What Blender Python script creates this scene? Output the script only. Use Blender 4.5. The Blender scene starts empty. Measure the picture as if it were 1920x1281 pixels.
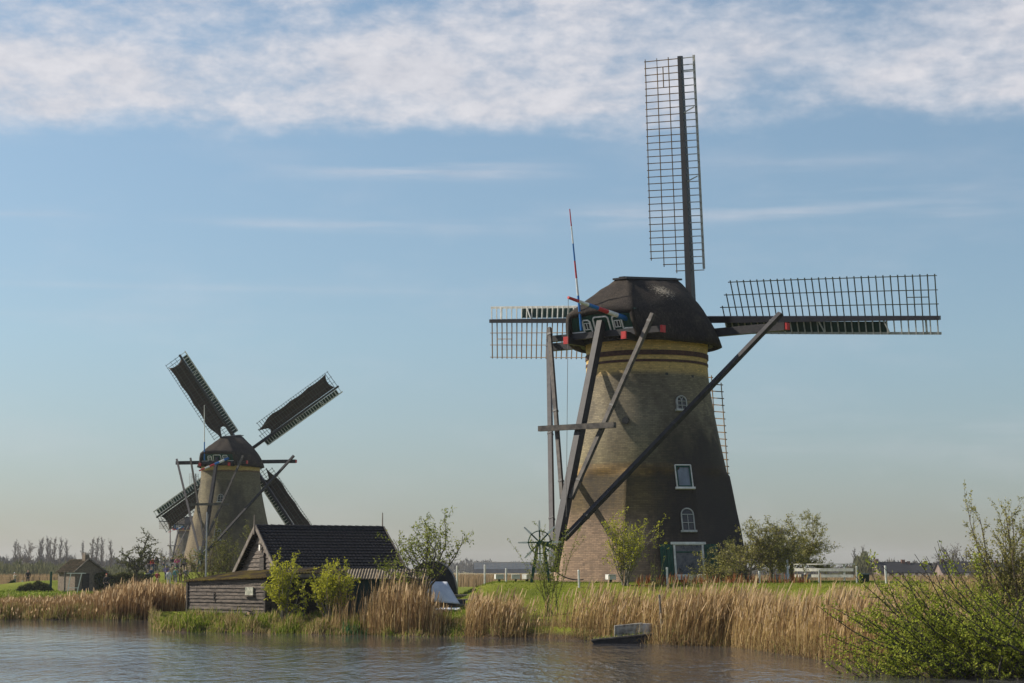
import bpy, bmesh, math, random
import numpy as np
from mathutils import Vector, Matrix
R = math.radians
scn = bpy.context.scene
COL = scn.collection
rng = random.Random(7)
nrg = np.random.default_rng(11)

# ------------------------------------------------------------------ camera
F, PIT, CZ = 3544.0, math.atan((1068 - 640.5) / 3544.0), 2.6
cam = bpy.data.objects.new('camera', bpy.data.cameras.new('camera'))
COL.objects.link(cam)
cam.location = (0, 0, CZ)
cam.rotation_euler = (math.pi / 2 + PIT, 0, 0)
cam.data.sensor_width = 36
cam.data.lens = 36 * F / 1920
cam.data.clip_end = 20000
scn.camera = cam
CP, SP = math.cos(PIT), math.sin(PIT)

def P(u, v, Y):
    """world point at depth Y seen at photo pixel u,v"""
    rx, ry, rz = (u - 960) / F, 1.0, -(v - 640.5) / F
    y, z = ry * CP - rz * SP, ry * SP + rz * CP
    k = Y / y
    return Vector((rx * k, Y, CZ + z * k))

def px_of(X, Y, z=1.0):
    return 960 + F * X / (Y * CP + (z - CZ) * SP)

def sm(x, a, b):
    t = np.clip((x - a) / (b - a), 0, 1)
    return t * t * (3 - 2 * t)

# ------------------------------------------------------------------ mill frames
T1 = Vector((6.78, 94.5, 2.0)); TH1 = R(38.0)
TH2 = R(13.5)
H2 = P(460.5, 849.5, 217)
T2 = Vector((H2.x - 4.45 * math.sin(TH2), H2.y - 4.45 * math.cos(TH2), H2.z - 13.56))
TH3 = R(28)
T3 = Vector((P(353, 1000, 515).x, 515, 1.6))

# ------------------------------------------------------------------ terrain height
SH_PX = [-3000, -400, 150, 278, 286, 300, 420, 600, 720, 870, 1000, 1130, 1250, 1360, 1450, 1550, 1650, 1760, 1900, 2400, 5000]
SH_Y = [100, 100, 100, 99, 84, 81, 79, 77, 75.8, 74, 72.8, 70, 66, 65, 60, 54.5, 50.5, 49, 48, 46, 44]
def hgt(X, Y):
    X = np.asarray(X, float); Y = np.asarray(Y, float)
    px = 960 + F * X / np.maximum(Y * CP - .3, 5)
    ys = np.interp(px, SH_PX, SH_Y) + .35 * np.sin(X * 1.9) + .2 * np.sin(X * 4.3 + 1)
    d = Y - ys
    base = .42 + .06 * np.sin(X * .31) * np.cos(Y * .23)
    base = base + .45 * sm(d, 2, 9) * (1 - sm(Y, 104, 125)) * sm(px, 400, 470) * (1 - sm(px, 1650, 1800))
    yf = np.interp(px, [860, 1000, 1250, 1600, 1700], [80, 79, 77, 72, 70])
    pl = sm(Y, yf, yf + 8.5) * (1 - sm(Y, 106, 118)) * sm(X, -4.2, -.6) * (1 - sm(X, 20.5, 27))
    h = base + (2.0 - base) * pl
    r2 = np.hypot(X - T2.x, Y - T2.y)
    h = np.maximum(h, .42 + (T2.z - .42) * (1 - sm(r2, 8, 21)))
    dk = sm(Y, 202, 205.5) * (1 - sm(Y, 220, 232)) * sm(X, -62, -50) * (1 - sm(X, -33, -27))
    h = np.maximum(h, .42 + 1.0 * dk)
    r3 = np.hypot(X - T3.x, Y - T3.y)
    h = np.maximum(h, .42 + (T3.z - .42) * (1 - sm(r3, 8, 25)))
    ch = sm(d, 2.2, 3.6) * (1 - sm(Y, 98, 99.5)) * (1 - sm(px, 335, 352)) * (px > 270)
    h = h * (1 - ch) - .8 * ch
    return np.where(d < 0, np.maximum(-1.2, d * .8 - .1), -.1 + (h + .1) * sm(d, -.2, 1.6))
def gz(X, Y): return float(hgt(X, Y))
def G(u, Y):
    """ground point at depth Y under photo column u"""
    z = .5
    for _ in range(3):
        X = (u - 960) / F * (Y * CP + (z - CZ) * SP); z = gz(X, Y)
    return Vector((X, Y, z))

# ------------------------------------------------------------------ materials
def mat(name): 
    m = bpy.data.materials.new(name); m.use_nodes = True
    m.node_tree.nodes.clear()
    return m, m.node_tree.nodes, m.node_tree.links
def ramp(n, stops, interp='LINEAR'):
    r = n.new('ShaderNodeValToRGB'); r.color_ramp.interpolation = interp
    e = r.color_ramp.elements
    e[0].position, e[0].color = stops[0][0], (*stops[0][1], 1)
    e[1].position, e[1].color = stops[-1][0], (*stops[-1][1], 1)
    for p, c in stops[1:-1]:
        x = e.new(p); x.color = (*c, 1)
    return r
def noise(n, l, scale, detail=4, vec=None, sc=None, rough=.6):
    t = n.new('ShaderNodeTexNoise'); t.inputs['Scale'].default_value = scale
    t.inputs['Detail'].default_value = detail; t.inputs['Roughness'].default_value = rough
    if vec is not None:
        if sc:
            mp = n.new('ShaderNodeMapping'); mp.inputs['Scale'].default_value = sc
            l.new(vec, mp.inputs[0]); vec = mp.outputs[0]
        l.new(vec, t.inputs['Vector'])
    return t
def mixc(n, l, f, a, b, mode='MIX'):
    x = n.new('ShaderNodeMix'); x.data_type = 'RGBA'; x.blend_type = mode
    for s, v in ((0, f), (6, a), (7, b)):
        if isinstance(v, (int, float)): x.inputs[s].default_value = v
        elif isinstance(v, tuple): x.inputs[s].default_value = (*v, 1)
        else: l.new(v, x.inputs[s])
    return x.outputs[2]
def mth(n, l, op, a, b=None, c=None, clamp=False):
    x = n.new('ShaderNodeMath'); x.operation = op; x.use_clamp = clamp
    for i, v in enumerate((a, b, c)):
        if v is None: continue
        if isinstance(v, (int, float)): x.inputs[i].default_value = v
        else: l.new(v, x.inputs[i])
    return x.outputs[0]
def simple(name, c1, c2=None, scale=6, sc=None, rough=.8, bump=0.0, spec=.3, detail=5, lo=.35, hi=.65, metal=0):
    m, n, l = mat(name)
    o = n.new('ShaderNodeOutputMaterial'); b = n.new('ShaderNodeBsdfPrincipled')
    b.inputs['Roughness'].default_value = rough; b.inputs['Specular IOR Level'].default_value = spec
    b.inputs['Metallic'].default_value = metal
    l.new(b.outputs[0], o.inputs[0])
    c2 = c2 or tuple(x * .6 for x in c1)
    tc = n.new('ShaderNodeTexCoord')
    nz = noise(n, l, scale, detail, tc.outputs['Object'], sc or (1, 1, 1))
    r = ramp(n, [(lo, c2), (hi, c1)]); l.new(nz.outputs[0], r.inputs[0])
    l.new(r.outputs[0], b.inputs['Base Color'])
    if bump:
        bp = n.new('ShaderNodeBump'); bp.inputs['Strength'].default_value = bump; bp.inputs['Distance'].default_value = .05
        l.new(nz.outputs[0], bp.inputs['Height']); l.new(bp.outputs[0], b.inputs['Normal'])
    return m
def leafy(name, stops, trans=.45, rough=.6):
    """foliage, reed and grass: each blade or leaf takes its own tone"""
    m, n, l = mat(name)
    o = n.new('ShaderNodeOutputMaterial'); g = n.new('ShaderNodeNewGeometry')
    r = ramp(n, stops); l.new(g.outputs['Random Per Island'], r.inputs[0])
    d = n.new('ShaderNodeBsdfDiffuse'); t = n.new('ShaderNodeBsdfTranslucent'); mx = n.new('ShaderNodeMixShader')
    l.new(r.outputs[0], d.inputs[0]); l.new(r.outputs[0], t.inputs[0])
    mx.inputs[0].default_value = trans
    l.new(d.outputs[0], mx.inputs[1]); l.new(t.outputs[0], mx.inputs[2]); l.new(mx.outputs[0], o.inputs[0])
    return m
M = {}
M['tar'] = simple('tarred_wood', (.035, .033, .036), (.014, .014, .018), 3, (1, 1, 1), .55)
M['oldbeam'] = simple('weathered_beam', (.11, .095, .08), (.03, .028, .028), 2.5, (1, 1, 1), .7)
M['stock'] = simple('painted_black_steel', (.022, .025, .036), (.014, .015, .02), 2, None, .4, spec=.5)
M['lath'] = simple('sail_lath_wood', (.30, .19, .09), (.17, .11, .06), 3, None, .7)
M['lathdark'] = simple('sail_lath_dark_green', (.06, .075, .05), (.035, .045, .035), 3, None, .6)
M['whitewood'] = simple('white_painted_wood', (.78, .77, .72), (.55, .54, .5), 5, None, .6)
M['greywood'] = simple('grey_white_lath', (.5, .5, .47), (.3, .3, .28), 5, None, .6)
M['green'] = simple('dark_green_paint', (.010, .072, .048), (.006, .045, .03), 5, (1, 1, .3), .5)
M['board_green'] = simple('bottle_green_paint', (.006, .040, .030), (.004, .026, .02), 5, (1, 1, .3), .5)
M['red'] = simple('red_paint', (.55, .04, .04), (.4, .03, .03), 8, None, .5)
M['blue'] = simple('blue_paint', (.02, .16, .45), (.015, .12, .36), 8, None, .5)
M['cloth'] = simple('brown_sail_cloth', (.065, .045, .035), (.035, .025, .02), 2.5, (1, 1, 1), .85, bump=.3)
M['steel'] = simple('galvanised_steel', (.4, .4, .4), (.25, .25, .26), 4, None, .45, metal=.6)
M['iron'] = simple('dark_iron', (.05, .05, .05), None, 6, None, .5)
M['rope'] = simple('grey_rope', (.16, .15, .14), None, 6)
M['concrete'] = simple('lichened_concrete', (.38, .37, .33), (.10, .09, .08), 5, None, .9, bump=.4)
M['conc_light'] = simple('pale_concrete', (.5, .49, .46), (.3, .29, .27), 6, None, .9, bump=.3)
M['tarp'] = simple('white_tarpaulin', (.62, .64, .68), (.45, .48, .55), 1.5, None, .5, bump=.3)
M['tile'] = simple('dark_roof_tile', (.040, .039, .044), (.014, .015, .018), 9, (1, 1, 2), .8, spec=.15)
M['pantile'] = simple('mossy_pantile', (.17, .12, .07), (.06, .055, .03), 2.5, (1, 1, 1), .85)
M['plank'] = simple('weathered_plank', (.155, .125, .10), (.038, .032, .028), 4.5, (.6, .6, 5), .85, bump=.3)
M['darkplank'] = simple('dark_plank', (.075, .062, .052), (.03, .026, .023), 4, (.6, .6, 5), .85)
M['vergeboard'] = simple('grey_verge_board', (.20, .17, .14), (.09, .078, .068), 4, None, .8)
M['greenwall'] = simple('dark_green_sheeting', (.012, .04, .04), (.008, .022, .024), 2, None, .6)
M['bark'] = simple('bark', (.10, .085, .065), (.04, .035, .028), 12, None, .9)
M['bark_pale'] = simple('pale_bark', (.28, .25, .20), (.12, .10, .08), 10, None, .9)
M['twig'] = simple('brown_twig', (.15, .12, .08), (.07, .055, .04), 5, None, .9)
M['twig_yel'] = simple('yellow_twig', (.22, .20, .07), (.12, .11, .05), 5, None, .9)
M['skin'] = simple('skin', (.55, .33, .24), (.48, .28, .2), 10, None, .6)
M['hair'] = simple('brown_hair', (.05, .03, .02), None, 10)
M['pane'] = None

# window glass
m, n, l = mat('window_glass'); o = n.new('ShaderNodeOutputMaterial'); b = n.new('ShaderNodeBsdfPrincipled')
b.inputs['Base Color'].default_value = (.03, .035, .04, 1); b.inputs['Roughness'].default_value = .08
b.inputs['Specular IOR Level'].default_value = .4; l.new(b.outputs[0], o.inputs[0]); M['pane'] = m
M['pane_grey'] = simple('curtained_glass', (.20, .23, .27), (.13, .15, .18), 3, (1, 1, .3), .15, spec=.6)

M['pane_painted_refl'] = simple('glass_painted_reflection', (.07, .064, .058), (.012, .012, .012), 3.5, (1, 1, .8), .06, spec=.6, lo=.4, hi=.6)  # door glass: grey reflections painted into the colour as noise
def rusty(name, c1, c2, c3, scale=3, rough=.9):
    m, n, l = mat(name); o = n.new('ShaderNodeOutputMaterial'); b = n.new('ShaderNodeBsdfPrincipled')
    b.inputs['Roughness'].default_value = rough; b.inputs['Specular IOR Level'].default_value = .2
    tc = n.new('ShaderNodeTexCoord')
    a = noise(n, l, scale, 6, tc.outputs['Object']); r = ramp(n, [(.35, c1), (.5, c2), (.62, c3)]); l.new(a.outputs[0], r.inputs[0])
    l.new(r.outputs[0], b.inputs['Base Color']); l.new(b.outputs[0], o.inputs[0])
    return m
M['mossroof'] = rusty('mossy_corrugated_sheet', (.035, .03, .028), (.10, .065, .025), (.20, .15, .02), 1.3)
M['corr'] = rusty('brown_corrugated_sheet', (.10, .085, .065), (.17, .14, .10), (.23, .19, .14), 2)
M['rubble'] = rusty('broken_brick', (.32, .17, .11), (.42, .30, .22), (.5, .45, .38), 2)

def brick_mat(name, zones, c_stain=(.035, .03, .028), stain=.5, painted_shade=None):
    """brick tower: UV = metres round / up; zones = [(height, colour)...]"""
    m, n, l = mat(name); o = n.new('ShaderNodeOutputMaterial'); b = n.new('ShaderNodeBsdfPrincipled')
    b.inputs['Roughness'].default_value = .88; b.inputs['Specular IOR Level'].default_value = .25
    uv = n.new('ShaderNodeUVMap'); tc = n.new('ShaderNodeTexCoord'); sx = n.new('ShaderNodeSeparateXYZ')
    l.new(uv.outputs[0], sx.inputs[0])
    nz = noise(n, l, .8, 5, tc.outputs['Object'])
    zz = mth(n, l, 'MULTIPLY_ADD', mth(n, l, 'SUBTRACT', nz.outputs[0], .5), .25, sx.outputs[1])
    edge = zones[0]
    st = [(z / 14, c) for z, c in zones]
    r = ramp(n, st, 'LINEAR'); l.new(mth(n, l, 'DIVIDE', zz, 14), r.inputs[0])
    bt = n.new('ShaderNodeTexBrick'); l.new(uv.outputs[0], bt.inputs['Vector'])
    bt.inputs['Scale'].default_value = 1; bt.inputs['Brick Width'].default_value = .26; bt.inputs['Row Height'].default_value = .085
    bt.inputs['Mortar Size'].default_value = .012; bt.inputs['Color1'].default_value = (1.25, 1.2, 1.15, 1)
    bt.inputs['Color2'].default_value = (.55, .55, .58, 1); bt.inputs['Mortar'].default_value = (.5, .5, .5, 1); bt.inputs['Bias'].default_value = .1
    col = mixc(n, l, .62, r.outputs[0], bt.outputs[0], 'MULTIPLY')
    # soot with a shape of its own
    s1 = noise(n, l, .35, 5, tc.outputs['Object'], (1, 1, .45), .65)
    f = ramp(n, [(.42, (0, 0, 0)), (.62, (1, 1, 1))]); l.new(s1.outputs[0], f.inputs[0])
    up = mth(n, l, 'MULTIPLY', f.outputs[0], stain)
    low = mth(n, l, 'SUBTRACT', 1, mth(n, l, 'MULTIPLY', mth(n, l, 'SUBTRACT', sx.outputs[1], 10.0), 4, clamp=True), clamp=True)
    col = mixc(n, l, mth(n, l, 'MULTIPLY', up, low), col, c_stain)
    if painted_shade is not None:   # shade painted over the darker brick low on the unlit side, ragged outline
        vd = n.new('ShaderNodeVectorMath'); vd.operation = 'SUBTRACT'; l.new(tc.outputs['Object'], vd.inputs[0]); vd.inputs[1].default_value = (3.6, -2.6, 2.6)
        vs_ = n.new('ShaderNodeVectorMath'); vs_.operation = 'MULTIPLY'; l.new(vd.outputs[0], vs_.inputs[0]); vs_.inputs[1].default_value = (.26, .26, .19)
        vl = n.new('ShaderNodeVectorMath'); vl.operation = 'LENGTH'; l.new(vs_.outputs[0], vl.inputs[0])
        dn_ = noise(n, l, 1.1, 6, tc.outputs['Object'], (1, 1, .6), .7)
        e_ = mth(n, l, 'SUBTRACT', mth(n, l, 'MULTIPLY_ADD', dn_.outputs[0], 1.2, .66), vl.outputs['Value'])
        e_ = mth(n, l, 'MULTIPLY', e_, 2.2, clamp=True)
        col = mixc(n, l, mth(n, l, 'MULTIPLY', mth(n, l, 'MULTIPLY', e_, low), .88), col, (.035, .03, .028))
    s2 = noise(n, l, 5, 3, tc.outputs['Object'])
    f2 = ramp(n, [(.60, (0, 0, 0)), (.70, (1, 1, 1))]); l.new(s2.outputs[0], f2.inputs[0])
    col = mixc(n, l, mth(n, l, 'MULTIPLY', f2.outputs[0], .35), col, (.05, .04, .03))
    l.new(col, b.inputs['Base Color'])
    bp = n.new('ShaderNodeBump'); bp.inputs['Strength'].default_value = .6; bp.inputs['Distance'].default_value = .02
    l.new(bt.outputs[1], bp.inputs['Height']); bp.invert = True; l.new(bp.outputs[0], b.inputs['Normal'])
    l.new(b.outputs[0], o.inputs[0])
    return m
Yel, Drk, Gry = (.60, .42, .16), (.10, .05, .035), (.26, .225, .155)
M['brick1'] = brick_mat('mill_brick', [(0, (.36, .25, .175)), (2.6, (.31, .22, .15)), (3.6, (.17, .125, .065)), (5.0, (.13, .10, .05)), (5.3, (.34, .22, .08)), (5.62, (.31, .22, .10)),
    (5.75, (.27, .23, .13)), (8, Gry), (10.0, (.235, .20, .13)), (10.35, Yel), (13.9, (.75, .5, .17))], stain=.7, painted_shade=T1)
M['brick2'] = brick_mat('mill_brick_far', [(0, (.22, .17, .11)), (5, (.205, .17, .105)), (9, (.19, .165, .105)), (11.0, (.18, .155, .10)), (11.15, (.12, .07, .05)), (11.3, Yel), (13.9, Yel)], stain=.75)
M['redbrick'] = simple('dark_red_brick_band', Drk, (.045, .022, .02), 6, None, .85)
M['housebrick'] = simple('old_house_brick', (.25, .20, .15), (.09, .07, .055), 7, (1, 1, 3), .9)

def thatch(name, patch=None):
    m, n, l = mat(name); o = n.new('ShaderNodeOutputMaterial'); b = n.new('ShaderNodeBsdfPrincipled')
    b.inputs['Roughness'].default_value = .9; b.inputs['Specular IOR Level'].default_value = .15
    tc = n.new('ShaderNodeTexCoord')
    a = noise(n, l, 12, 6, tc.outputs['Object'], (1, 1, .3), .8); r = ramp(n, [(.33, (.014, .012, .012)), (.55, (.05, .042, .034)), (.72, (.12, .10, .078))]); l.new(a.outputs[0], r.inputs[0])
    c = noise(n, l, .8, 3, tc.outputs['Object']); r2 = ramp(n, [(.35, (.55, .55, .6)), (.65, (1.1, 1.05, 1))]); l.new(c.outputs[0], r2.inputs[0])
    col = mixc(n, l, 1.0, r.outputs[0], r2.outputs[0], 'MULTIPLY')
    if patch:
        vm = n.new('ShaderNodeVectorMath'); vm.operation = 'DISTANCE'; l.new(tc.outputs['Object'], vm.inputs[0]); vm.inputs[1].default_value = patch
        k = noise(n, l, 11, 5, tc.outputs['Object'], None, .75)
        e = mth(n, l, 'SUBTRACT', mth(n, l, 'MULTIPLY', k.outputs[0], 6.0), mth(n, l, 'MULTIPLY', vm.outputs['Value'], 1.5))
        e = mth(n, l, 'MULTIPLY', mth(n, l, 'SUBTRACT', e, 2.35), 3, clamp=True)
        col = mixc(n, l, mth(n, l, 'MULTIPLY', e, .85), col, (.42, .36, .27))
    l.new(col, b.inputs['Base Color'])
    w = n.new('ShaderNodeTexNoise'); w.inputs['Scale'].default_value = 25; l.new(tc.outputs['Object'], w.inputs['Vector'])
    bp = n.new('ShaderNodeBump'); bp.inputs['Strength'].default_value = .7; bp.inputs['Distance'].default_value = .06
    l.new(a.outputs[0], bp.inputs['Height']); l.new(bp.outputs[0], b.inputs['Normal'])
    l.new(b.outputs[0], o.inputs[0]); return m

M['reed'] = leafy('dry_reed', [(0, (.20, .13, .05)), (.3, (.38, .265, .11)), (.65, (.54, .40, .18)), (1, (.68, .53, .28))], .35)
M['reed_brown'] = leafy('brown_reed', [(0, (.12, .07, .035)), (.4, (.24, .15, .07)), (1, (.40, .27, .14))], .3)
M['reed_left'] = leafy('russet_reed', [(0, (.11, .06, .028)), (.5, (.25, .15, .07)), (1, (.42, .28, .14))], .3)
M['reed_far'] = leafy('far_reed', [(0, (.24, .17, .09)), (1, (.38, .27, .16))], .3)
M['plume'] = leafy('reed_plume', [(0, (.34, .23, .12)), (1, (.58, .44, .27))], .5)
M['grass'] = leafy('bank_grass', [(0, (.06, .11, .01)), (.5, (.16, .23, .02)), (.8, (.27, .28, .05)), (1, (.42, .34, .15))], .45)
M['grass_dark'] = leafy('lawn_blades', [(0, (.08, .12, .010)), (1, (.18, .22, .03))], .4)
M['strawgrass'] = leafy('straw_grass', [(0, (.12, .10, .03)), (.4, (.30, .22, .10)), (.8, (.48, .37, .2)), (1, (.2, .25, .05))], .4)
M['leaf_yel'] = leafy('yellow_green_leaf', [(0, (.20, .22, .02)), (.5, (.39, .40, .035)), (1, (.56, .53, .08))], .5)
M['leaf_green'] = leafy('fresh_green_leaf', [(0, (.13, .16, .02)), (.5, (.27, .32, .035)), (1, (.45, .48, .08))], .5)
M['leaf_olive'] = leafy('olive_leaf', [(0, (.06, .075, .02)), (.5, (.16, .16, .045)), (1, (.28, .27, .10))], .45)
M['leaf_orch'] = leafy('orchard_leaf', [(0, (.13, .125, .03)), (.5, (.28, .27, .07)), (1, (.46, .43, .16))], .5)
M['twig_olive'] = simple('olive_bark', (.15, .13, .075), (.06, .052, .035), 6, None, .9)
M['leaf_dark'] = leafy('dark_leaf', [(0, (.04, .05, .02)), (.6, (.10, .11, .035)), (1, (.18, .18, .07))], .4)
M['leaf_apple'] = leafy('apple_leaf', [(0, (.09, .12, .02)), (.5, (.20, .24, .035)), (1, (.34, .35, .10))], .5)
M['leaf_hedge'] = leafy('hedge_leaf', [(0, (.012, .025, .008)), (1, (.04, .07, .02))], .2)
M['wood_far'] = leafy('far_wood_twigs', [(0, (.05, .05, .045)), (.6, (.09, .085, .075)), (1, (.14, .13, .11))], .2)
M['wood_mid'] = leafy('budding_brush', [(0, (.07, .075, .04)), (1, (.16, .16, .08))], .3)
M['dryplant'] = leafy('dry_dock_plant', [(0, (.16, .05, .02)), (1, (.34, .14, .06))], .3)

# ground
m, n, l = mat('ground_meadow'); o = n.new('ShaderNodeOutputMaterial'); b = n.new('ShaderNodeBsdfPrincipled')
b.inputs['Roughness'].default_value = .95; b.inputs['Specular IOR Level'].default_value = .1
tc = n.new('ShaderNodeTexCoord')
a = noise(n, l, .35, 8, tc.outputs['Object'], (1, .5, 1), .7); r1 = ramp(n, [(.3, (.075, .10, .010)), (.5, (.14, .17, .016)), (.7, (.20, .205, .04))]); l.new(a.outputs[0], r1.inputs[0])
a2 = noise(n, l, 9, 6, tc.outputs['Object'], (1, .6, 1), .7); r2 = ramp(n, [(.3, (.5, .5, .45)), (.7, (1.35, 1.3, 1.1))]); l.new(a2.outputs[0], r2.inputs[0])
col = mixc(n, l, 1.0, r1.outputs[0], r2.outputs[0], 'MULTIPLY')
sx = n.new('ShaderNodeSeparateXYZ'); l.new(tc.outputs['Object'], sx.inputs[0])
mud = mth(n, l, 'SUBTRACT', 1, mth(n, l, 'MULTIPLY', mth(n, l, 'SUBTRACT', sx.outputs[2], .12), 5, clamp=True), clamp=True)
col = mixc(n, l, mud, col, (.06, .042, .025))
# beyond the mills the polder is straw coloured in patches
far = mth(n, l, 'MULTIPLY', mth(n, l, 'SUBTRACT', sx.outputs[1], 260), .01, clamp=True)
a3 = noise(n, l, .004, 3, tc.outputs['Object'], (1, 3, 1)); r3 = ramp(n, [(.42, (.11, .14, .05)), (.5, (.26, .20, .11))]); l.new(a3.outputs[0], r3.inputs[0])
col = mixc(n, l, far, col, r3.outputs[0])
l.new(col, b.inputs['Base Color'])
bp = n.new('ShaderNodeBump'); bp.inputs['Strength'].default_value = .8; bp.inputs['Distance'].default_value = .08
l.new(a2.outputs[0], bp.inputs['Height']); l.new(bp.outputs[0], b.inputs['Normal']); l.new(b.outputs[0], o.inputs[0]); M['ground'] = m
# water
m, n, l = mat('canal_water'); o = n.new('ShaderNodeOutputMaterial'); b = n.new('ShaderNodeBsdfPrincipled')
b.inputs['Base Color'].default_value = (.055, .055, .060, 1); b.inputs['Roughness'].default_value = .05; b.inputs['IOR'].default_value = 1.33
tc = n.new('ShaderNodeTexCoord')
w1 = noise(n, l, 1.0, 3, tc.outputs['Object'], (4.6, 1.5, 1), .6); w2 = noise(n, l, 1.0, 2, tc.outputs['Object'], (1.7, .5, 1), .5)
w3 = noise(n, l, 1.0, 2, tc.outputs['Object'], (.05, .075, 1), .5)
amp = ramp(n, [(.40, (.45, .45, .45)), (.6, (1, 1, 1))]); l.new(w3.outputs[0], amp.inputs[0])
sx = n.new('ShaderNodeSeparateXYZ'); l.new(tc.outputs['Object'], sx.inputs[0])
calm = mth(n, l, 'SUBTRACT', 1.0, mth(n, l, 'MULTIPLY', mth(n, l, 'SUBTRACT', sx.outputs[1], 60), .08, clamp=True))
calm = mth(n, l, 'MAXIMUM', calm, .22)
hh = mth(n, l, 'ADD', mth(n, l, 'MULTIPLY', w1.outputs[0], .55), mth(n, l, 'MULTIPLY', w2.outputs[0], .9))
bp = n.new('ShaderNodeBump'); bp.inputs['Distance'].default_value = .20
l.new(mth(n, l, 'MULTIPLY', mth(n, l, 'MULTIPLY', amp.outputs[0], calm), 1.0), bp.inputs['Strength'])
l.new(hh, bp.inputs['Height']); l.new(bp.outputs[0], b.inputs['Normal']); l.new(b.outputs[0], o.inputs[0]); M['water'] = m

# ------------------------------------------------------------------ mesh builder
class MB:
    def __init__(s): s.v = []; s.f = []; s.mi = []; s.uv = None
    def add(s, vs, fs, mi=0):
        k = len(s.v); s.v.extend([tuple(v) for v in vs]); s.f.extend([tuple(i + k for i in f) for f in fs]); s.mi.extend([mi] * len(fs))
    def box(s, c, sz, rz=0, mi=0):
        x, y, z = [q / 2 for q in sz]; ca, sa = math.cos(rz), math.sin(rz)
        vs = []
        for dz in (-z, z):
            for dx, dy in ((-x, -y), (x, -y), (x, y), (-x, y)):
                vs.append((c[0] + dx * ca - dy * sa, c[1] + dx * sa + dy * ca, c[2] + dz))
        s.add(vs, [(0, 3, 2, 1), (4, 5, 6, 7), (0, 1, 5, 4), (1, 2, 6, 5), (2, 3, 7, 6), (3, 0, 4, 7)], mi)
    def beam(s, A, B, w, h=None, up=(0, 0, 1), mi=0, w2=None, h2=None):
        A, B = Vector(A), Vector(B); h = h or w; d = (B - A).normalized(); up = Vector(up)
        sd = d.cross(up)
        if sd.length < 1e-3: sd = d.cross(Vector((1, 0, 0)))
        sd.normalize(); u = sd.cross(d).normalized(); w2 = w2 or w; h2 = h2 or h
        vs = [Q + sd * a * ww / 2 + u * bb * H / 2 for Q, ww, H in ((A, w, h), (B, w2, h2)) for a, bb in ((-1, -1), (1, -1), (1, 1), (-1, 1))]
        s.add(vs, [(0, 3, 2, 1), (4, 5, 6, 7), (0, 1, 5, 4), (1, 2, 6, 5), (2, 3, 7, 6), (3, 0, 4, 7)], mi)
    def tube(s, pts, rad, n=5, mi=0, cap=False):
        pts = [Vector(p) for p in pts]; k = len(s.v); N = len(pts)
        if isinstance(rad, (int, float)): rad = [rad] * N
        ref = None
        for i, p in enumerate(pts):
            d = (pts[min(i + 1, N - 1)] - pts[max(i - 1, 0)])
            if d.length < 1e-9: d = Vector((0, 0, 1))
            d.normalize()
            if ref is None: ref = Vector((1, 0, 0)) if abs(d.x) < .8 else Vector((0, 1, 0))
            a = (ref - d * ref.dot(d))
            if a.length < 1e-4: a = d.orthogonal()
            a.normalize(); b = d.cross(a); ref = a
            for j in range(n):
                t = 2 * math.pi * j / n
                q = p + (a * math.cos(t) + b * math.sin(t)) * rad[i]; s.v.append((q.x, q.y, q.z))
        for i in range(N - 1):
            for j in range(n):
                j2 = (j + 1) % n
                s.f.append((k + i * n + j, k + i * n + j2, k + (i + 1) * n + j2, k + (i + 1) * n + j)); s.mi.append(mi)
        if cap:
            s.f.append(tuple(k + j for j in range(n))[::-1]); s.f.append(tuple(k + (N - 1) * n + j for j in range(n))); s.mi += [mi, mi]
    def sheet(s, rows, mi=0, closed=False):
        k = len(s.v); m_ = len(rows[0])
        for r in rows: s.v.extend([tuple(v) for v in r])
        for i in range(len(rows) - 1):
            for j in range(m_ if closed else m_ - 1):
                j2 = (j + 1) % m_
                s.f.append((k + i * m_ + j, k + i * m_ + j2, k + (i + 1) * m_ + j2, k + (i + 1) * m_ + j)); s.mi.append(mi)
    def build(s, name, mats, parent=None, smooth=False, uvs=None, recalc=False):
        me = bpy.data.meshes.new(name); me.from_pydata(s.v, [], s.f)
        if not isinstance(mats, (list, tuple)): mats = [mats]
        for x in mats: me.materials.append(x)
        if len(mats) > 1: me.polygons.foreach_set('material_index', s.mi)
        if uvs is not None:
            ul = me.uv_layers.new(name='UVMap'); li = np.zeros(len(me.loops), int); me.loops.foreach_get('vertex_index', li)
            ul.data.foreach_set('uv', np.asarray(uvs, float)[li].ravel())
        if recalc:
            bm = bmesh.new(); bm.from_mesh(me); bmesh.ops.recalc_face_normals(bm, faces=bm.faces[:]); bm.to_mesh(me); bm.free()
        if smooth: me.polygons.foreach_set('use_smooth', [True] * len(me.polygons))
        me.update()
        o = bpy.data.objects.new(name, me); COL.objects.link(o)
        if parent is not None: o.parent = parent
        return o
def npmesh(name, V, Fq, mats, mi=None, parent=None):
    me = bpy.data.meshes.new(name)
    V = np.asarray(V, np.float32); Fq = np.asarray(Fq, np.int32); nv, nf, k = len(V), len(Fq), Fq.shape[1]
    me.vertices.add(nv); me.vertices.foreach_set('co', V.ravel())
    me.loops.add(nf * k); me.loops.foreach_set('vertex_index', Fq.ravel())
    me.polygons.add(nf); me.polygons.foreach_set('loop_start', np.arange(0, nf * k, k, dtype=np.int32))
    try: me.polygons.foreach_set('loop_total', np.full(nf, k, np.int32))
    except Exception: pass
    if not isinstance(mats, (list, tuple)): mats = [mats]
    for x in mats: me.materials.append(x)
    if mi is not None: me.polygons.foreach_set('material_index', np.asarray(mi, np.int32))
    me.update(calc_edges=True)
    o = bpy.data.objects.new(name, me); COL.objects.link(o)
    if parent is not None: o.parent = parent
    return o
def empty(name, loc, rz=0):
    o = bpy.data.objects.new(name, None); COL.objects.link(o); o.location = loc; o.rotation_euler = (0, 0, rz); o.empty_display_size = .3
    return o
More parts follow.
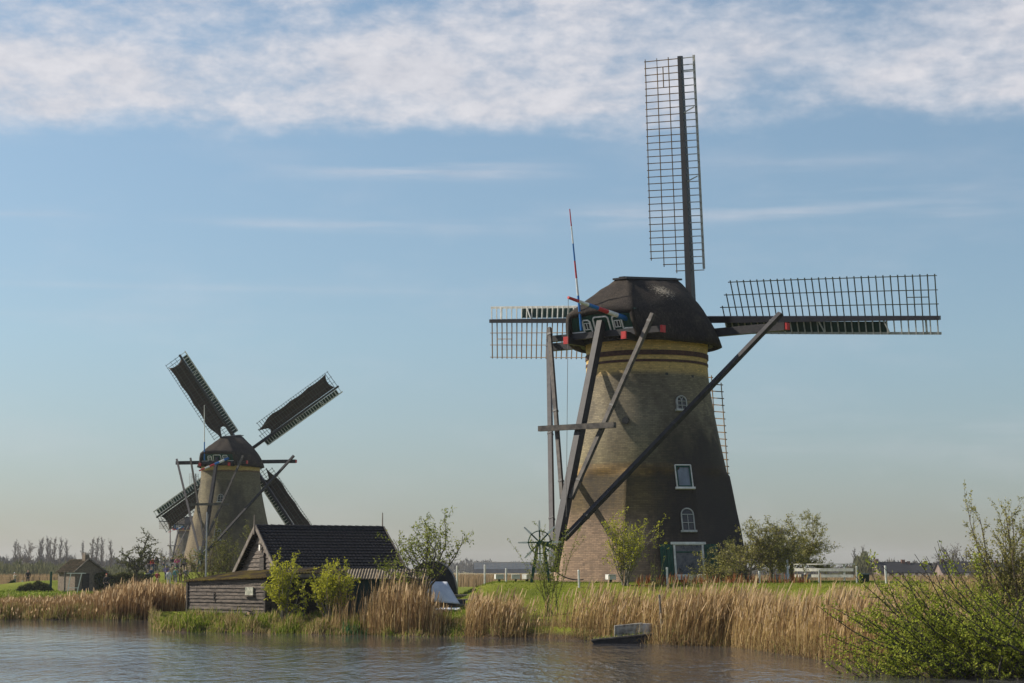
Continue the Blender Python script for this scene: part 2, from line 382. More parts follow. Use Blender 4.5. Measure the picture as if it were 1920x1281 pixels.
def tag(o, label=None, cat=None, group=None, kind=None):
    if label: o['label'] = label
    if cat: o['category'] = cat
    if group: o['group'] = group
    if kind: o['kind'] = kind
    return o
def copy_tree(o, parent=None):
    c = o.copy(); COL.objects.link(c)
    if parent is not None: c.parent = parent
    for ch in [k for k in o.children]: copy_tree(ch, c)
    return c

# ------------------------------------------------------------------ ground and water
ratios = np.concatenate([np.linspace(-1.3, -.31, 26)[:-1], np.linspace(-.31, .31, 420), np.linspace(.31, 1.3, 26)[1:]])
ysv = np.concatenate([np.linspace(-40, 36, 12), np.arange(37, 62, .5), np.arange(62, 106, .35), np.arange(106, 240, 2.0), np.geomspace(240, 3200, 46)])
V = []
for y in ysv:
    yy = max(y, 30) if y < 240 else y
    X = ratios * max(yy, 60)
    Z = hgt(X, np.full_like(X, y)) if y > 36 else np.full_like(X, -1.2)
    V.append(np.stack([X, np.full_like(X, y), Z], 1))
# terrain is evaluated on a grid of straight rows
V = np.concatenate(V); nc, nr = len(ratios), len(ysv)
i, j = np.meshgrid(np.arange(nr - 1), np.arange(nc - 1), indexing='ij'); b0 = (i * nc + j).ravel()
g = npmesh('ground', V, np.stack([b0, b0 + 1, b0 + nc + 1, b0 + nc], 1), M['ground']); tag(g, kind='structure')
g.data.polygons.foreach_set('use_smooth', [True] * len(g.data.polygons))
wb = MB(); wb.sheet([[(x, y, 0) for x in (-75, 0, 75)] for y in (-39, 36, 112)]); w = wb.build('water', M['water']); tag(w, kind='structure')
for q in range(len(w.data.polygons)): pass

# ------------------------------------------------------------------ windmill
def make_mill(T, TH, PHI, name_label, group, cat='windmill', hubd=4.45, rs=1.0, octo=True, cloth=False, boards=(), winlist=(), detail=2, brick='brick1', brake='up', winch=True, kub=0):
    def rz(x): return 14.90 + .5 * (x + 2.2) / 4.8
    root = empty('windmill', T); tag(root, name_label, cat, group)
    sT, cT = math.sin(TH), math.cos(TH)
    def L(x, y, z): return Vector((x * sT + y * cT, x * cT - y * sT, z))
    prof = [(0, 4.82), (1.2, 4.68), (2.4, 4.5), (3.5, 4.28), (4.5, 4.1), (5.3, 3.95), (6.1, 3.78), (6.9, 3.62), (7.7, 3.46), (8.5, 3.31), (9.3, 3.18), (10.0, 3.09), (10.66, 3.04), (11.3, 3.04), (11.95, 3.08)]
    zs = [p[0] for p in prof]; rr_ = [p[1] for p in prof]
    def rad(z): return float(np.interp(z, zs, rr_)) * rs
    def oct_r(az, z):
        a = (math.degrees(az) + 18 - 22.5 + 22.5) % 45 - 22.5
        return rad(z) * .965 / math.cos(R(a))
    ZL = 5.45
    def surf(az, z):   # az measured from -Y (towards the camera), positive to the right
        if not octo or z > ZL: r = rad(z)
        elif z < ZL - .3: r = oct_r(az, z)
        else:
            t = (z - ZL + .3) / .3; r = oct_r(az, z) * (1 - t) + rad(z) * t
        return Vector((r * math.sin(az), -r * math.cos(az), z))
    N = 160
    zz = sorted(set([round(q, 3) for q in np.linspace(0, 11.95, 40)] + [ZL - .3, ZL - .02, ZL + .02]))
    tb = MB(); uv = []
    rows = []
    for z in zz:
        row = []
        for k in range(N + 1):
            az = -math.pi + 2 * math.pi * k / N; row.append(surf(az, z)); uv.append((az * 3.9, z))
        rows.append(row)
    tb.sheet(rows)
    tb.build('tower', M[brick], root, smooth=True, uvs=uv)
    if octo:
        cb = MB()
        for z0, z1, pr in ((11.0, 11.24, .05), (10.66, 10.78, .035), (11.62, 11.95, .04)):
            if z0 > 11.5: continue
            cb.sheet([[Vector(((rad(z) + p_) * math.sin(2 * math.pi * k / 96), -(rad(z) + p_) * math.cos(2 * math.pi * k / 96), z)) for k in range(96)] for z, p_ in ((z0, -.02), (z0, pr), (z1, pr), (z1, -.02))], closed=True)
        cb.build('brick_band', M['redbrick'], root)
    # ---- windows
    def frame_at(az, z, t):
        """basis on the wall: az of the face, t sideways shift"""
        p = surf(az, z); e1 = Vector((math.cos(az), math.sin(az), 0)); nrm = Vector((math.sin(az), -math.cos(az), 0))
        p = p + e1 * t * 0
        az2 = az; q = surf(az + t / max(p.xy.length, .1), z)
        # keep the point on the wall, frame parallel to it
        q2 = surf(az + t / max(p.xy.length, .1), z + .6); up = (q2 - q).normalized()
        az3 = az + t / p.xy.length
        if octo and z < ZL: nn = nrm
        else: nn = Vector((math.sin(az3), -math.cos(az3), 0)); e1 = Vector((math.cos(az3), math.sin(az3), 0))
        nn = e1.cross(up).normalized()
        return q, e1, up, nn
    for w_ in winlist:
        az, z, t, W, H, kind = w_
        q, e1, up, nn = frame_at(az, z, t)
        def PT(a, b_, c_): return q + e1 * a + up * b_ + nn * c_
        fb = MB(); pb = MB()
        arch = kind.startswith('arch')
        hw = W / 2; hs = H / 2 - (hw if arch else 0)
        fm = M['whitewood'] if kind in ('door', 'sash') else M['greywood']
        th = .05 if W < 1 else .09
        out = [PT(-hw, -H / 2, 0), PT(-hw, hs, 0)]
        if arch: arc = [(math.cos(R(180 - 15 * k)) * hw, hs + math.sin(R(180 - 15 * k)) * hw) for k in range(13)]
        else: arc = [(-hw, H / 2), (hw, H / 2)]
        pts = [(-hw, -H / 2)] + arc + [(hw, -H / 2)]
        for a_, b_ in zip(pts, pts[1:] + pts[:1]):
            fb.beam(PT(*a_, .03), PT(*b_, .03), th, .16, up=nn)
            dx_, dy_ = b_[0] - a_[0], b_[1] - a_[1]
        # sill
        fb.beam(PT(-hw - .1, -H / 2 - .03, .07), PT(hw + .1, -H / 2 - .03, .07), .1, .16, up=nn)
        if kind == 'door': fb.beam(PT(-hw - .16, H / 2 + .04, .05), PT(hw + .16, H / 2 + .04, .05), .12, .2, up=nn)
        pb.add([PT(a_[0], a_[1], .035) for a_ in pts], [tuple(range(len(pts)))[::-1]])
        gb = MB()
        if arch:
            gb.beam(PT(-hw, hs, .07), PT(hw, hs, .07), .03, .05, up=nn)
            gb.beam(PT(0, -H / 2, .07), PT(0, hs, .07), .025, .05, up=nn)
            if kind == 'arch':
                for sg in (-1, 1):
                    ar = [PT(sg * (hw - hw * 1.0 * math.cos(R(a))) * 1.0, hs + math.sin(R(a)) * hw * .95, .07) for a in (0, 20, 40, 60)]
                    for a_, b_ in zip(ar, ar[1:]): gb.beam(a_, b_, .03, .05, up=nn)
                gb.beam(PT(-hw, (hs - H / 2) * .5 - 0, .07), PT(hw, (hs - H / 2) * .5, .07), .03, .05, up=nn)
            else:
                gb.beam(PT(-hw, (hs - H / 2) * .5, .07), PT(hw, (hs - H / 2) * .5, .07), .025, .05, up=nn)
        elif kind == 'door':
            gb.beam(PT(-hw, H * .27, .07), PT(hw, H * .27, .07), .06, .06, up=nn); fb.beam(PT(-hw, -H * .42, .06), PT(hw, -H * .42, .06), .12, .06, up=nn)
        win = fb.build('window' if True else '', fm, root)
        pb.build('pane', M['pane_grey'] if kind == 'sash' else M['pane_painted_refl'] if kind == 'door' else M['pane'], win)
        if gb.v: gb.build('glazing_bar', M['greywood'] if kind != 'door' else M['green'], win)
        if kind == 'sash':
            ib = MB()
            ip = [(-hw + .07, -H / 2 + .07), (-hw + .07, H / 2 - .07), (hw - .07, H / 2 - .07), (hw - .07, -H / 2 + .07)]
            for a_, b_ in zip(ip, ip[1:] + ip[:1]): ib.beam(PT(*a_, .08), PT(*b_, .08), .055, .05, up=nn)
            ib.build('sash', M['green'], win)
        if kind == 'door':
            for sg in (-1, 1):
                sb = MB(); a0 = sg * (hw + .08); a1 = sg * (hw + .08 + .62)
                for k in range(4):
                    x0 = a0 + (a1 - a0) * k / 4; x1 = a0 + (a1 - a0) * (k + 1) / 4 - sg * .012
                    sb.beam(PT((x0 + x1) / 2, -H / 2 + .05, .10), PT((x0 + x1) / 2, H / 2, .10), abs(x1 - x0), .04, up=nn)
                for b_ in (-.6, .6): sb.beam(PT(a0, b_, .135), PT(a1, b_, .135), .10, .03, up=nn)
                sb.build('shutter', M['green'], root)
    # ---- cap
    AC = 148.0
    def colpts(al, sg):
        a = R(al); k = float(sm(al, 105, AC))
        top = Vector((.2 + 2.45 * math.cos(a) if al < AC else -2.2, sg * .36 * min(1, math.sin(a) * 2.2), 0)); top.z = rz(top.x)
        if al >= AC - .1: top = Vector((-2.2, sg * .36, rz(-2.2)))
        Mx = Vector((3.05 * math.cos(a), sg * 3.05 * math.sin(a), 13.2)).lerp(Vector((-4.1, sg * 2.0, 13.06)), k)
        if al < 60: Mx.x += .25 * (1 - al / 60)
        Lo = Vector((3.78 * math.cos(a), sg * 3.78 * math.sin(a), 11.68)).lerp(Vector((-3.75, sg * 2.2, 11.72)), k)
        out = []
        dirv = Vector((Mx.x - top.x, Mx.y - top.y, 0)).normalized()
        c1 = (top + Mx) / 2 + (dirv * .26 + Vector((0, 0, .34))) * (1 - k * .85)
        for q in range(8):
            t = q / 7; out.append(top * (1 - t) ** 2 + c1 * 2 * t * (1 - t) + Mx * t * t)
        c2 = (Mx + Lo) / 2 + (dirv * .12 + Vector((0, 0, .08)))
        for q in range(1, 6):
            t = q / 5; out.append(Mx * (1 - t) ** 2 + c2 * 2 * t * (1 - t) + Lo * t * t)
        return out
    als = list(np.linspace(0, AC, 38))
    cols = [colpts(a, -1) for a in als[::-1]] + [colpts(a, 1) for a in als[1:]]
    kb = MB()
    def wob(p): return p
    kb.sheet([[L(*p) for p in c] for c in cols])
    lc, rc = cols[0][:8], cols[-1][:8]
    kh = len(kb.v); kb.sheet([[L(*(lc[r_].lerp(rc[r_], q / 12) + Vector((-.12 * math.sin(math.pi * q / 12) * r_ / 7, 0, .10 * math.sin(math.pi * q / 12) * (r_ / 7))))) for r_ in range(8)] for q in range(13)][::-1])
    # lid under the ridge board
    cap = kb.build('cap', M['thatch1'] if brick == 'brick1' else M['thatch2'], root, recalc=False)
    bm = bmesh.new(); bm.from_mesh(cap.data); bmesh.ops.remove_doubles(bm, verts=bm.verts[:], dist=.004)
    bmesh.ops.recalc_face_normals(bm, faces=bm.faces[:])
    cpt = L(-.5, 0, 12.5); s_ = sum((f.calc_center_median() - cpt).dot(f.normal) for f in bm.faces)
    if s_ < 0: bmesh.ops.reverse_faces(bm, faces=bm.faces[:])
    for v in bm.verts:
        v.co += v.normal * (.03 * math.sin(v.co.x * 5.1 + v.co.z * 2.7) * math.cos(v.co.y * 4.3))
    bm.to_mesh(cap.data); bm.free()
    cap.data.polygons.foreach_set('use_smooth', [True] * len(cap.data.polygons))
    if brick == 'brick1':
        from mathutils.bvhtree import BVHTree
        bt_ = BVHTree.FromPolygons([v.co[:] for v in cap.data.vertices], [tuple(f.vertices) for f in cap.data.polygons])
        o_ = Vector((0, 0, CZ)) - T; hit = bt_.ray_cast(o_, (P(1243, 545, 94) - T - o_).normalized())[0]
        for nd in M['thatch1'].node_tree.nodes:
            if nd.type == 'VECT_MATH' and hit is not None: nd.inputs[1].default_value = hit
    so = cap.modifiers.new('thick', 'SOLIDIFY'); so.thickness = .26; so.offset = -1
    rb = MB(); rb.beam(L(-2.35, 0, rz(-2.35) + .04), L(2.7, 0, rz(2.7) + .04), .85, .09, mi=0); rb.beam(L(-2.2, 0, rz(-2.2) + .11), L(2.6, 0, rz(2.6) + .11), .3, .06)
    for k in range(24):
        x = -2.2 + k * .205
    rb.build('ridge_board', M['tar'], cap)
    # skirt of the cap
    sk = MB()
    sk.sheet([[Vector((r_ * math.sin(2 * math.pi * k / 64), -r_ * math.cos(2 * math.pi * k / 64), z)) for k in range(64)] for r_, z in ((3.12 * rs, 11.75), (3.32 * rs, 11.7), (3.36 * rs, 11.95), (3.2, 12.4))], closed=True)
    for k in range(40):
        a = 2 * math.pi * k / 40
        sk.beam((3.3 * rs * math.sin(a), -3.3 * rs * math.cos(a), 11.83), (3.62 * math.sin(a), -3.62 * math.cos(a), 11.83), .12, .12)
    sk.build('curb_ring', M['tar'], root)
    # ---- rear gable
    gp = MB()
    def GP(y, z, o_=0):  # on the slanted gable plane
        return L(-3.62 - (z - 12.2) * .45 - o_, y, z)
    yb, yt = 2.05, 1.98
    gp.add([GP(-yb, 12.18), GP(yb, 12.18), GP(yt, 13.12), GP(-yt, 13.12), L(-3.2, -yb, 12.18), L(-3.2, yb, 12.18), L(-3.2, yt, 13.12), L(-3.2, -yt, 13.12)],
           [(0, 1, 2, 3), (4, 7, 6, 5), (0, 4, 5, 1), (1, 5, 6, 2), (3, 2, 6, 7), (0, 3, 7, 4)])
    for k in range(28):
        y = -1.96 + k * .145
        gp.beam(GP(y, 12.2, .012), GP(y, 12.97, .012), .02, .02, up=L(1, 0, 0))
    gab = gp.build('rear_gable', M['green'], root)
    tr = MB()
    def line(pts, w=.065, o_=.05):
        for a_, b_ in zip(pts, pts[1:]): tr.beam(GP(*a_, o_), GP(*b_, o_), w, .05, up=L(1, 0, 0))
    line([(-1.95, 12.85), (-2.02, 12.2), (-1.15, 12.2), (-1.12, 12.12)])
    line([(1.8, 12.9), (1.98, 12.2), (1.22, 12.22), (1.2, 12.1), (1.14, 12.2), (1.12, 12.72), (1.04, 12.8), (.66, 12.8), (.6, 12.72)])
    line([(.6, 12.72), (.6, 12.1), (.48, 12.04), (.38, 12.1), (.36, 12.76), (.26, 12.84), (-.42, 12.84), (-.52, 12.76), (-.52, 12.1), (-.6, 12.04), (-.7, 12.08), (-.74, 12.65), (-.84, 12.74), (-1.1, 12.74), (-1.18, 12.66), (-1.18, 12.12)])
    tr.build('trim', M['whitewood'], gab)
    for yc in (-.95, .86):
        wf = MB(); 
        for a_, b_ in (((yc - .16, 12.3), (yc - .16, 12.6)), ((yc + .16, 12.3), (yc + .16, 12.6)), ((yc, 12.3), (yc, 12.6)), ((yc - .18, 12.3), (yc + .18, 12.3)), ((yc - .18, 12.6), (yc + .18, 12.6))):
            wf.beam(GP(*a_, .06), GP(*b_, .06), .035, .03, up=L(1, 0, 0))
        wo = wf.build('window_frame', M['whitewood'], gab)
        pn = MB(); pn.add([GP(yc - .15, 12.3, .04), GP(yc + .15, 12.3, .04), GP(yc + .15, 12.6, .04), GP(yc - .15, 12.6, .04)], [(0, 1, 2, 3)])
        pn.build('pane', M['pane'], gab)
    # ---- beams of the tail
    b_ = MB(); b_.beam(L(-3.62, -3.45, 12.02), L(-3.62, 3.3, 12.02), .28, .3); b_.build('short_cross_beam', M['tar'], root)
    b_ = MB(); b_.beam(L(1.5, -7.25, 12.35), L(1.5, 7.15, 12.35), .34, .40); b_.build('long_cross_beam', M['tar'], root)
    for y in (-1.95, 1.5):
        b_ = MB(); b_.beam(L(-4.15, y, 11.80), L(-2.8, y, 11.80), .26, .34); bo = b_.build('cap_beam', M['tar'], root)
        b_ = MB(); b_.beam(L(-4.24, y, 11.80), L(-4.152, y, 11.80), .28, .36); b_.build('painted_end', M['red'], bo)
    for x, y in ((1.5, 7.16), (-3.62, 3.31)):
        b_ = MB(); b_.beam(L(x, y, 12.35 if x > 0 else 12.02), L(x, y + .12, 12.35 if x > 0 else 12.02), .3, .34); b_.build('painted_end', M['red'], root)
    tail_top, tail_bot = L(-3.85, -.05, 12.6), L(-7.9, -.05, .55)
    def tl(z): t = (12.6 - z) / 12.05; return tail_top.lerp(tail_bot, t)
    b_ = MB(); b_.beam(tail_top, tail_bot, .30, .40, up=L(1, 0, 0), w2=.36, h2=.46)
    tp = b_.build('tail_pole', M['tar'], root)
    off = L(-.15, 0, 0)
    for nm, A_, B_, w_ in (('short_brace', L(-3.9, 3.0, 12.75), tl(3.9) + L(0, .25, 0), .185), ('short_brace', L(-3.9, -3.2, 12.55), tl(3.9) + L(0, -.25, 0), .16),
                           ('long_brace', L(1.18, 7.05, 12.95), tl(2.0) + L(0, .3, 0), .215), ('long_brace', L(1.18, -7.05, 12.75), tl(1.9) + L(0, -.35, 0), .19)):
        b_ = MB(); b_.beam(A_, B_, w_, w_ * 1.15, up=L(0, 1, 0)); bo = b_.build(nm, M['oldbeam'] if nm[0] == 's' else M['tar'], root)
        if detail > 1:
            for f_ in (.04, .5, .9):
                c0 = A_.lerp(B_, f_); dd = (B_ - A_).normalized() * .05; b_ = MB(); b_.beam(c0 - dd, c0 + dd, w_ + .035, w_ * 1.15 + .035, up=L(0, 1, 0)); b_.build('iron_strap', M['iron'], bo)
    b_ = MB(); c_ = tl(7.35); b_.beam(c_ + L(-.38, -2.2, 0), c_ + L(-.38, 2.25, -.02), .22, .26); b_.build('cross_plank', M['oldbeam'], root)
    # ---- brake lever and flagpole
    def banded(A_, B_, r0, r1, seq, nm, n_=8):
        mb = MB(); k = len(seq)
        for i_, c in enumerate(seq):
            p0, p1 = A_.lerp(B_, i_ / k), A_.lerp(B_, (i_ + 1) / k)
            mb.tube([p0, p1], [r0 + (r1 - r0) * i_ / k, r0 + (r1 - r0) * (i_ + 1) / k], n_, mi={'r': 0, 'w': 1, 'b': 2}[c], cap=True)
        return mb.build(nm, [M['red'], M['whitewood'], M['blue']], root)
    if brake == 'up':
        banded(L(-3.75, 1.35, 12.66), L(-7.95, .95, 13.25), .135, .07, 'bwrbwr', 'brake_lever')
        rp = MB(); rp.tube([L(-7.95, .95, 13.2), L(-8.1, .9, 3.0)], .012, 4); rp.build('brake_rope', M['rope'], root)
        banded(L(-4.0, -1.15, 12.25), L(-4.6, -1.4, 18.25), .065, .025, 'bbwrbwr', 'flagpole')
    else:
        banded(L(-3.75, 1.2, 12.45), L(-8.2, -.3, 10.9), .16, .085, 'bwbrwr', 'brake_lever')
        banded(L(-4.0, -1.5, 12.25), L(-4.1, -1.6, 18.4), .08, .03, 'bbwwww', 'flagpole')
    # ---- sails
    ti = R(10.3); dv = L(math.cos(ti), 0, math.sin(ti)); av = L(0, 1, 0); bv = av.cross(dv)
    if bv.z < 0: bv = -bv
    hub = L(hubd, 0, 13.56); LS = 13.7
    sh = MB(); sh.tube([hub - dv * 2.6, hub + dv * .45], [.3, .34], 12, cap=True); sh.box(tuple(hub), (.6, .6, .6), -TH)
    sh.build('windshaft', M['iron'], root)
    for si in range(4):
        ph = PHI + si * math.pi / 2
        u = bv * math.cos(ph) + av * math.sin(ph)
        w0 = -av * math.cos(ph) + bv * math.sin(ph)
        off = dv * (.22 if si % 2 else -.22)
        def S(r, s_, c_=0):  # r along the stock, s_ towards the lattice side
            de = R(17 - 13 * min(1, max(0, r - 2) / 11))
            w = w0 * math.cos(de) - dv * math.sin(de); nn = u.cross(w)
            return hub + off + u * r + w * s_ + nn * c_
        so_ = empty('sail', (0, 0, 0)); so_.parent = root
        st = MB(); st.beam(hub + off, hub + off + u * LS, .36, .42, up=dv, w2=.20, h2=.22)
        st.build('stock', M['stock'], so_)
        la = MB(); nb = 32; r0, r1 = (1.75 if (si == 1 and not cloth) else 2.6), LS - .12
        bs = []
        for k in range(nb):
            r = r0 + (r1 - r0) * k / (nb - 1); bs.append(r)
            smax = 2.13
            if k == 0: smax = .75
            if k == 1: smax = 1.42
            la.beam(S(r, .0), S(r, smax), .045 if detail > 1 else .05, .045, up=u)
        for q, s_ in enumerate((.68, 1.36, 2.05)):
            ra = [S(bs[[0, 1, 2][q]] - .12, s_, .035)] + [S(r, s_, .035) for r in bs[[0, 1, 2][q] + 2::3]] + [S(LS, s_, .035)]
            for a_, c_ in zip(ra, ra[1:]): la.beam(a_, c_, .04, .035, up=u)
        la.beam(S(bs[-5], 1.02, .03), S(bs[-2], 1.02, .03), .04, .04, up=u)
        la.build('lattice', M['lathdark'] if (si == 1 or cloth) else M['lath'], so_)
        ld = MB()
        for k, r in enumerate(bs):
            ld.beam(S(r, .0, .03), S(r, -.80, .03), .05, .05, up=u)
        ra = [S(2.65, -.76, -.06)] + [S(r, -.76, -.06) for r in bs[2::3]] + [S(LS, -.76, -.06)]
        for a_, c_ in zip(ra, ra[1:]): ld.beam(a_, c_, .13, .04, up=w0.cross(u))
        ld.beam(S(LS - .75, 0, -.03), S(LS - .75, -.76, -.06), .13, .05, up=u)
        for rr0 in (LS * .52, LS * .78): ld.beam(S(rr0, .1, .08), S(rr0 + .35, -.7, .08), .07, .05, up=u)
        ld.build('leading_edge', M['greywood'] if si in (0, 1) and not cloth else M['whitewood'], so_)
        bd = boards[si]
        if bd:
            gb = MB(); k0 = 0; k1 = int((nb - 1) * bd)
            for k in range(k0, k1):
                gb.add([S(bs[k], -.16, -.02), S(bs[k + 1], -.16, -.02), S(bs[k + 1], -.66, -.03), S(bs[k], -.66, -.03),
                        S(bs[k], -.16, -.022), S(bs[k + 1], -.16, -.022), S(bs[k + 1], -.70, -.042), S(bs[k], -.70, -.042)],
                       [(0, 1, 2, 3), (4, 7, 6, 5), (0, 4, 5, 1), (1, 5, 6, 2), (2, 6, 7, 3), (3, 7, 4, 0)])
            gb.build('wind_board', M['board_green'], so_)
        if cloth:
            cb = MB(); rows = []
            nr_ = 24
            for k in range(nr_ + 1):
                t = k / nr_; row = []
                for q in range(9):
                    f = q / 8
                    rs0 = 3.7 + 1.1 * (1 - f) * 0 - .9 * f + .75 * math.sin(math.pi * f); re = LS - .5 - .35 * math.sin(math.pi * f)
                    r = rs0 + (re - rs0) * t
                    wide = 1.98 - .10 * abs(math.sin(t * math.pi * 4)) - .12 * math.sin(math.pi * t) - (.75 * max(0, 1 - t * 5.5))
                    s_ = .17 + (wide - .17) * f
                    row.append(S(r, s_, -.10 - .10 * math.sin(math.pi * f) * math.sin(math.pi * t)))
                rows.append(row)
            cb.sheet(rows); co = cb.build('sail_cloth', M['cloth'], so_, smooth=True)
            sd = co.modifiers.new('t', 'SOLIDIFY'); sd.thickness = .02
            gr = MB()
            for s_ in (.68, 1.36):
                ra = [S(3.3 + (LS - 4.2) * k / 10, s_, .06) for k in range(11)]
                for a_, c_ in zip(ra, ra[1:]): gr.beam(a_, c_, .025, .012, up=u)
            gr.build('cloth_rope', M['rope'], so_)
    # ---- winch at the foot of the tail
    if winch:
        c_ = L(-8.35, .0, 1.75) if detail > 1 else L(-8.3, 0, 1.8)
        if detail > 1: c_ = P(1012, 1017, 87.3) - T1
        n_ = Vector((-.12, -1, .0)).normalized() if detail > 1 else Vector((-.2, -1, 0)).normalized()
        e1 = Vector((-n_.y, n_.x, 0)).normalized(); e2 = Vector((0, 0, 1))
        wh = MB(); tips = []
        ring = [c_ + (e1 * math.cos(R(a)) + e2 * math.sin(R(a))) * .52 for a in range(0, 361, 15)]
        wh.tube(ring, .025, 5)
        for k in range(8):
            a = R(45 * k + 1); d_ = e1 * math.cos(a) + e2 * math.sin(a)
            wh.beam(c_, c_ + d_ * .56, .065, .065, up=n_); wt = MB(); wt.beam(c_ + d_ * .56, c_ + d_ * 1.0, .095, .095, up=n_, w2=.06, h2=.06); tips.append(wt)
        wh.tube([c_ - n_ * .6, c_ + n_ * .12], .09, 8, cap=True)
        wo = wh.build('winch_wheel', M['green'], root); [wt.build('spoke_tip', M['whitewood'], wo) for wt in tips]
        fr = MB()
        for s_ in (-1, 1):
            fr.beam(c_ - n_ * .35 + e1 * .12 * s_, Vector((c_.x, c_.y, 0)) - n_ * .3 + e1 * .42 * s_, .13, .13, up=n_)
        fr.beam(c_ - n_ * .5, tl(1.6) if detail > 1 else tl(1.5), .16, .16)
        fr.build('winch_frame', M['green'], root)
    return root, L, surf

M['thatch1'] = thatch('thatch')
M['thatch2'] = thatch('thatch_second')
# pale worn patch on the right side of the first cap
_sT, _cT = math.sin(TH1), math.cos(TH1)
def L1(x, y, z): return Vector((x * _sT + y * _cT, x * _cT - y * _sT, z))
_p = P(1244, 543, 93.7) - T1
M['thatch1'] = thatch('thatch_with_worn_patch', tuple(_p))
F0 = R(4.5)
W1 = [(F0, 8.63, 1.22, .52, .68, 'arch'), (F0, 5.02, 1.12, .76, 1.12, 'sash'), (F0, 2.95, 1.22, .58, 1.08, 'arch_dark'), (F0, .98, 1.22, 1.36, 1.62, 'door')]
mill1, Lm1, surf1 = make_mill(T1, TH1, R(4.3), 'large brick windmill in the foreground with bare lattice sails and thatched cap', 'brick tower windmills',
    boards=(0, .80, 0, .82), winlist=W1)
# small dark wall lamp / bullseye and wall anchors
for az, z in ((R(-24), 10.0), (R(14), 10.05), (R(42), 10.0)):
    q = surf1(az, z); nn = Vector((math.sin(az), -math.cos(az), 0)); ob = MB(); ob.beam(q - nn * .05, q + nn * .03, .13, .12)
    ob.build('wall_vent', M['iron'], mill1)
q = surf1(R(-21), 7.75); lb = MB(); lb.tube([q, q + Vector((-.37, -.93, 0)) * .22], [.16, .17], 10, cap=True); lb.build('wall_lamp', M['iron'], mill1)

W2 = [(R(-8), 8.1, 0, .62, .85, 'arch'), (R(-8), 4.1, 0, .72, 1.3, 'arch')]
mill2, _, _ = make_mill(T2, TH2, R(-32.8), 'middle brick windmill with brown cloth set on its crossed sails behind the sheds', 'brick tower windmills',
    rs=1.08, octo=False, cloth=True, boards=(.97, .97, .97, .97), winlist=W2, detail=1, brick='brick2', brake='down')
W3 = [(R(-6), 5.6, 0, .6, .9, 'arch'), (R(-4), 2.2, 0, .7, 1.2, 'arch')]
mill3, _, _ = make_mill(T3, TH3, R(3), 'farthest small hazy windmill half hidden behind the cloth sailed mill', 'brick tower windmills',
    rs=1.0, octo=True, cloth=False, boards=(.6, .6, .6, .6), winlist=W3, detail=1, brick='brick2', brake='down')

# ------------------------------------------------------------------ blades (reed, grass) as numpy strips
def blades(name, X, Y, H, Wd, lean, mats, plume=0.0, mi_fn=None, bend=.25, z0=None, seed=1, plw=2.6, wind=.06):
    g_ = np.random.default_rng(seed); n = len(X)
    Z = hgt(X, Y) - .05 if z0 is None else z0
    az = g_.uniform(0, np.pi, n); dx, dy = np.cos(az), np.sin(az)
    la = g_.uniform(0, 2 * np.pi, n); lm = np.abs(g_.normal(0, lean, n)) * H
    lx, ly = np.cos(la) * lm + wind * H, np.sin(la) * lm
    ts = np.array([0, .4, .75, .8, 1.0]); has = g_.random(n) < plume
    wt = np.array([1, .85, .6, .55, .12]); V_ = np.zeros((n, 5, 2, 3))
    for k, t in enumerate(ts):
        c = t ** 1.8; zz = H * t * (1 - .0 * t)
        sag = 1 - bend * (lm / H) * t * t
        w_ = Wd * wt[k]
        w_ = np.where(has & (k == 3), Wd * plw, w_); w_ = np.where(has & (k == 4), Wd * plw * .5, w_)
        for s_ in (0, 1):
            o_ = (s_ - .5) * w_
            V_[:, k, s_, 0] = X + lx * c + dx * o_; V_[:, k, s_, 1] = Y + ly * c + dy * o_; V_[:, k, s_, 2] = Z + zz * sag
    b0 = (np.arange(n) * 10)[:, None]
    fs = [np.stack([b0[:, 0] + 2 * k, b0[:, 0] + 2 * k + 1, b0[:, 0] + 2 * k + 3, b0[:, 0] + 2 * k + 2], 1) for k in range(4)]
    Fq = np.stack(fs, 1).reshape(-1, 4)
    mi = np.zeros((n, 4), int)
    if mi_fn is not None: mi[:] = mi_fn(X, Y, g_)[:, None]
    if plume > 0: mi[has, 3] = len(mats) - 1 if isinstance(mats, list) else 0
    return npmesh(name, V_.reshape(-1, 3), Fq, mats, mi.ravel())
def scatter(n, u0, u1, d0, d1, seed, dens=None, yabs=False):
    """random ground points between photo columns u0..u1, d0..d1 m behind the waterline"""
    g_ = np.random.default_rng(seed); u = g_.uniform(u0, u1, n); d = g_.uniform(d0, d1, n)
    ys = np.interp(u, SH_PX, SH_Y); Y = d if yabs else ys + d
    X = (u - 960) / F * (Y * CP - .25)
    if dens is not None:
        k = g_.random(n) < dens(u, Y - ys, X, Y); X, Y, u = X[k], Y[k], u[k]
    return X, Y, u
def clump(X, Y, s=1.0, seed=0):
    return .5 + .5 * np.sin(X * 1.3 * s + seed) * np.cos(Y * 1.1 * s + X * .4 + seed * 2)
g2 = np.random.default_rng(5)
